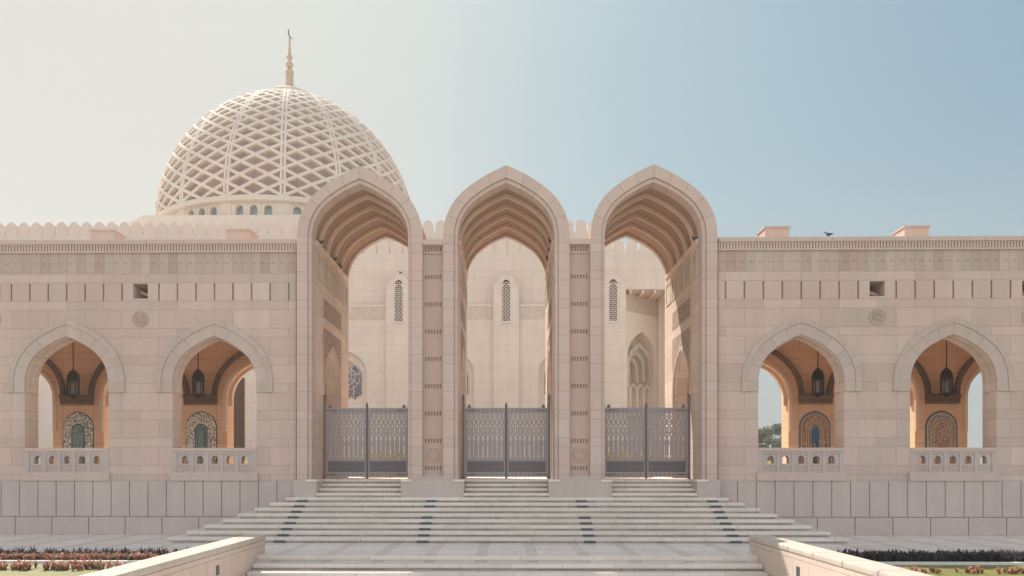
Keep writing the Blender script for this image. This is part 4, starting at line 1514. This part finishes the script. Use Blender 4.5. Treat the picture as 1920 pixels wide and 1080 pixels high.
# ================================================================== PLANTING
def tufts(name, x0, x1, y0, y1, zb, dens, hgt, mat, label):
    mb = MB()
    n = int((x1 - x0) * (y1 - y0) * dens)
    for _ in range(n):
        x, y = random.uniform(x0, x1), random.uniform(y0, y1)
        hh = hgt * random.uniform(.65, 1.2)
        for k in range(10):
            t = random.uniform(0, 2 * PI); lean = random.uniform(.15, .9)
            dx, dy = math.cos(t), math.sin(t)
            px, py = -dy, dx
            L = hh * random.uniform(.7, 1.1); w = random.uniform(.016, .030)
            a = Vector((x, y, zb)); b = a + Vector((dx * lean * L * .35, dy * lean * L * .35, L * .6)); c = a + Vector((dx * lean * L, dy * lean * L, L * (1.05 - .45 * lean)))
            s_ = Vector((px, py, 0)) * w
            mb.face([a - s_ * .6, a + s_ * .6, b + s_, b - s_]); mb.face([b - s_, b + s_, c])
    return tag(mb.build(name, mat, merge=False), label, 'plants', kind='stuff')
tufts('flower_bed', -16, -7.27, -7.78, -7.35, -.03, 95, .30, m_purp_shade, 'back row of spiky purple plants darkened as in shade behind the left low wall')
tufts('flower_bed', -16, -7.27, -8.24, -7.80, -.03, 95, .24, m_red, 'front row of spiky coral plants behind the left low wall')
tufts('flower_bed', 7.27, 16, -8.26, -7.35, -.03, 95, .30, m_purp_shade, 'bed of spiky purple plants darkened as in shade behind the right low wall')
tufts('flower_bed', -14, -7.27, -9.9, -9.35, -.05, 60, .24, m_red, 'row of coral plants on the lawn in front of the left bed')
tufts('flower_bed', 7.27, 14, -10.2, -9.8, -.05, 40, .17, m_red, 'thin row of coral plants on the lawn in front of the right bed')
for s in (-1, 1):
    mb = MB(); a, b = sorted((s * 7.26, s * 26)); mb.box(a, b, -8.42, -8.30, -.3, .03)
    tag(mb.build('kerb', m_white, bevel=.015), 'white kerb edging the %s flower bed' % ('left' if s < 0 else 'right'), 'kerb', 'kerbs along the flower beds')

def leaves(mb, c, rad, n, size):
    for _ in range(n):
        while True:
            p = Vector((random.uniform(-1, 1), random.uniform(-1, 1), random.uniform(-1, 1)))
            if p.length < 1: break
        p = Vector((p.x * rad[0], p.y * rad[1], p.z * rad[2])) + Vector(c)
        a = Vector((random.gauss(0, 1), random.gauss(0, 1), random.gauss(0, 1))).normalized()
        b = a.cross(Vector((random.gauss(0, 1), random.gauss(0, 1), random.gauss(0, 1)))).normalized()
        s_ = size * random.uniform(.6, 1.3)
        mb.face([p - a * s_, p + b * s_ * .5, p + a * s_, p - b * s_ * .5])
def hedge(x0, x1, y0, y1, z1, label):
    mb = MB()
    n = int((x1 - x0) * (y1 - y0) * (z1 - 1.9) * 260)
    for _ in range(n):
        p = Vector((random.uniform(x0, x1), random.uniform(y0, y1), random.uniform(1.9, z1)))
        if random.random() < .6: p.z = z1 - abs(random.gauss(0, .12)) if random.random() < .4 else p.z; 
        if random.random() < .5: p.y = y0 + abs(random.gauss(0, .08))
        a = Vector((random.gauss(0, 1), random.gauss(0, 1), random.gauss(0, 1))).normalized()
        b = a.cross(Vector((random.gauss(0, 1), random.gauss(0, 1), random.gauss(0, 1)))).normalized()
        s_ = random.uniform(.035, .07)
        mb.face([p - a * s_, p + b * s_ * .5, p + a * s_, p - b * s_ * .5])
    mb.box(x0 + .12, x1 - .12, y0 + .15, y1 - .15, 1.9, z1 - .15)
    return tag(mb.build('hedge', m_hedge, merge=False), label, 'hedge', 'yellow flowered hedges in the courtyard')
hedge(-6.9, -2.4, 10.3, 11.5, 3.2, 'yellow and green hedge seen through the left gate')
hedge(2.4, 7.0, 10.3, 11.5, 3.2, 'yellow and green hedge seen through the right gate')
hedge(-16.5, -13.2, 15.0, 16.2, 2.75, 'yellow and green hedge seen through the left wing balustrade')
hedge(13.0, 17.5, 15.0, 16.2, 2.75, 'yellow and green hedge seen through the right wing balustrade')
def tree(x, y, h, wd, label):
    t = thing('tree', label, 'tree', (x, y, 1.9), 'trees beyond the courtyard')
    mb = MB()
    mb.tube([(0, 0, 0), (.1, 0, h * .15), (.0, .1, h * .35)], [.35, .28, .2], 8)
    br = []
    for i in range(11):
        a = 2 * PI * i / 11 + random.uniform(-.3, .3); L = wd * random.uniform(.3, .85)
        e = (L * math.cos(a), L * math.sin(a), h * random.uniform(.38, .86) * (1 - .25 * (L / wd) ** 2)); br.append(e)
        mb.tube([(0, .05, h * .25), (e[0] * .5, e[1] * .5, e[2] * .65), e], [.15, .09, .03], 6)
    mb.build('trunk', m_bark, t)
    mb = MB()
    for e in br + [(0, 0, h * .88), (wd * .3, 0, h * .84), (-wd * .35, .2, h * .78), (wd * .1, -.5, h * .5), (-wd * .3, -.5, h * .45), (wd * .5, -.3, h * .42)]:
        for q in range(4):
            c = (e[0] + random.uniform(-1, 1) * wd * .2, e[1] + random.uniform(-1, 1) * wd * .2, e[2] + random.uniform(-1, 1) * h * .09)
            r = wd * random.uniform(.12, .24)
            leaves(mb, c, (r, r, r * .75), 300, .12)
    mb.build('crown', m_leaf, t, merge=False)
tree(37.0, 88, 6.6, 4.4, 'round green tree seen through the nearest arch of the right wing')
tree(43.5, 93, 5.6, 3.8, 'lower green tree to the right of the round tree beyond the right wing')
tree(31.5, 95, 5.2, 3.4, 'small green tree to the left of the round tree beyond the right wing')

# ================================================================== HAZE
mb = MB(); mb.box(-120, 120, -60, 170, -2.2, 60)
hz = NT('haze_air'); hz.t.nodes.remove(hz.p)
pv = hz.N('ShaderNodeVolumePrincipled')
pv.inputs['Color'].default_value = (.96, .95, .93, 1)
pv.inputs['Density'].default_value = HAZE
pv.inputs['Anisotropy'].default_value = .35
hz.t.links.new(pv.outputs[0], hz.out.inputs['Volume'])
tag(mb.build('haze', hz.mat), kind='stuff')
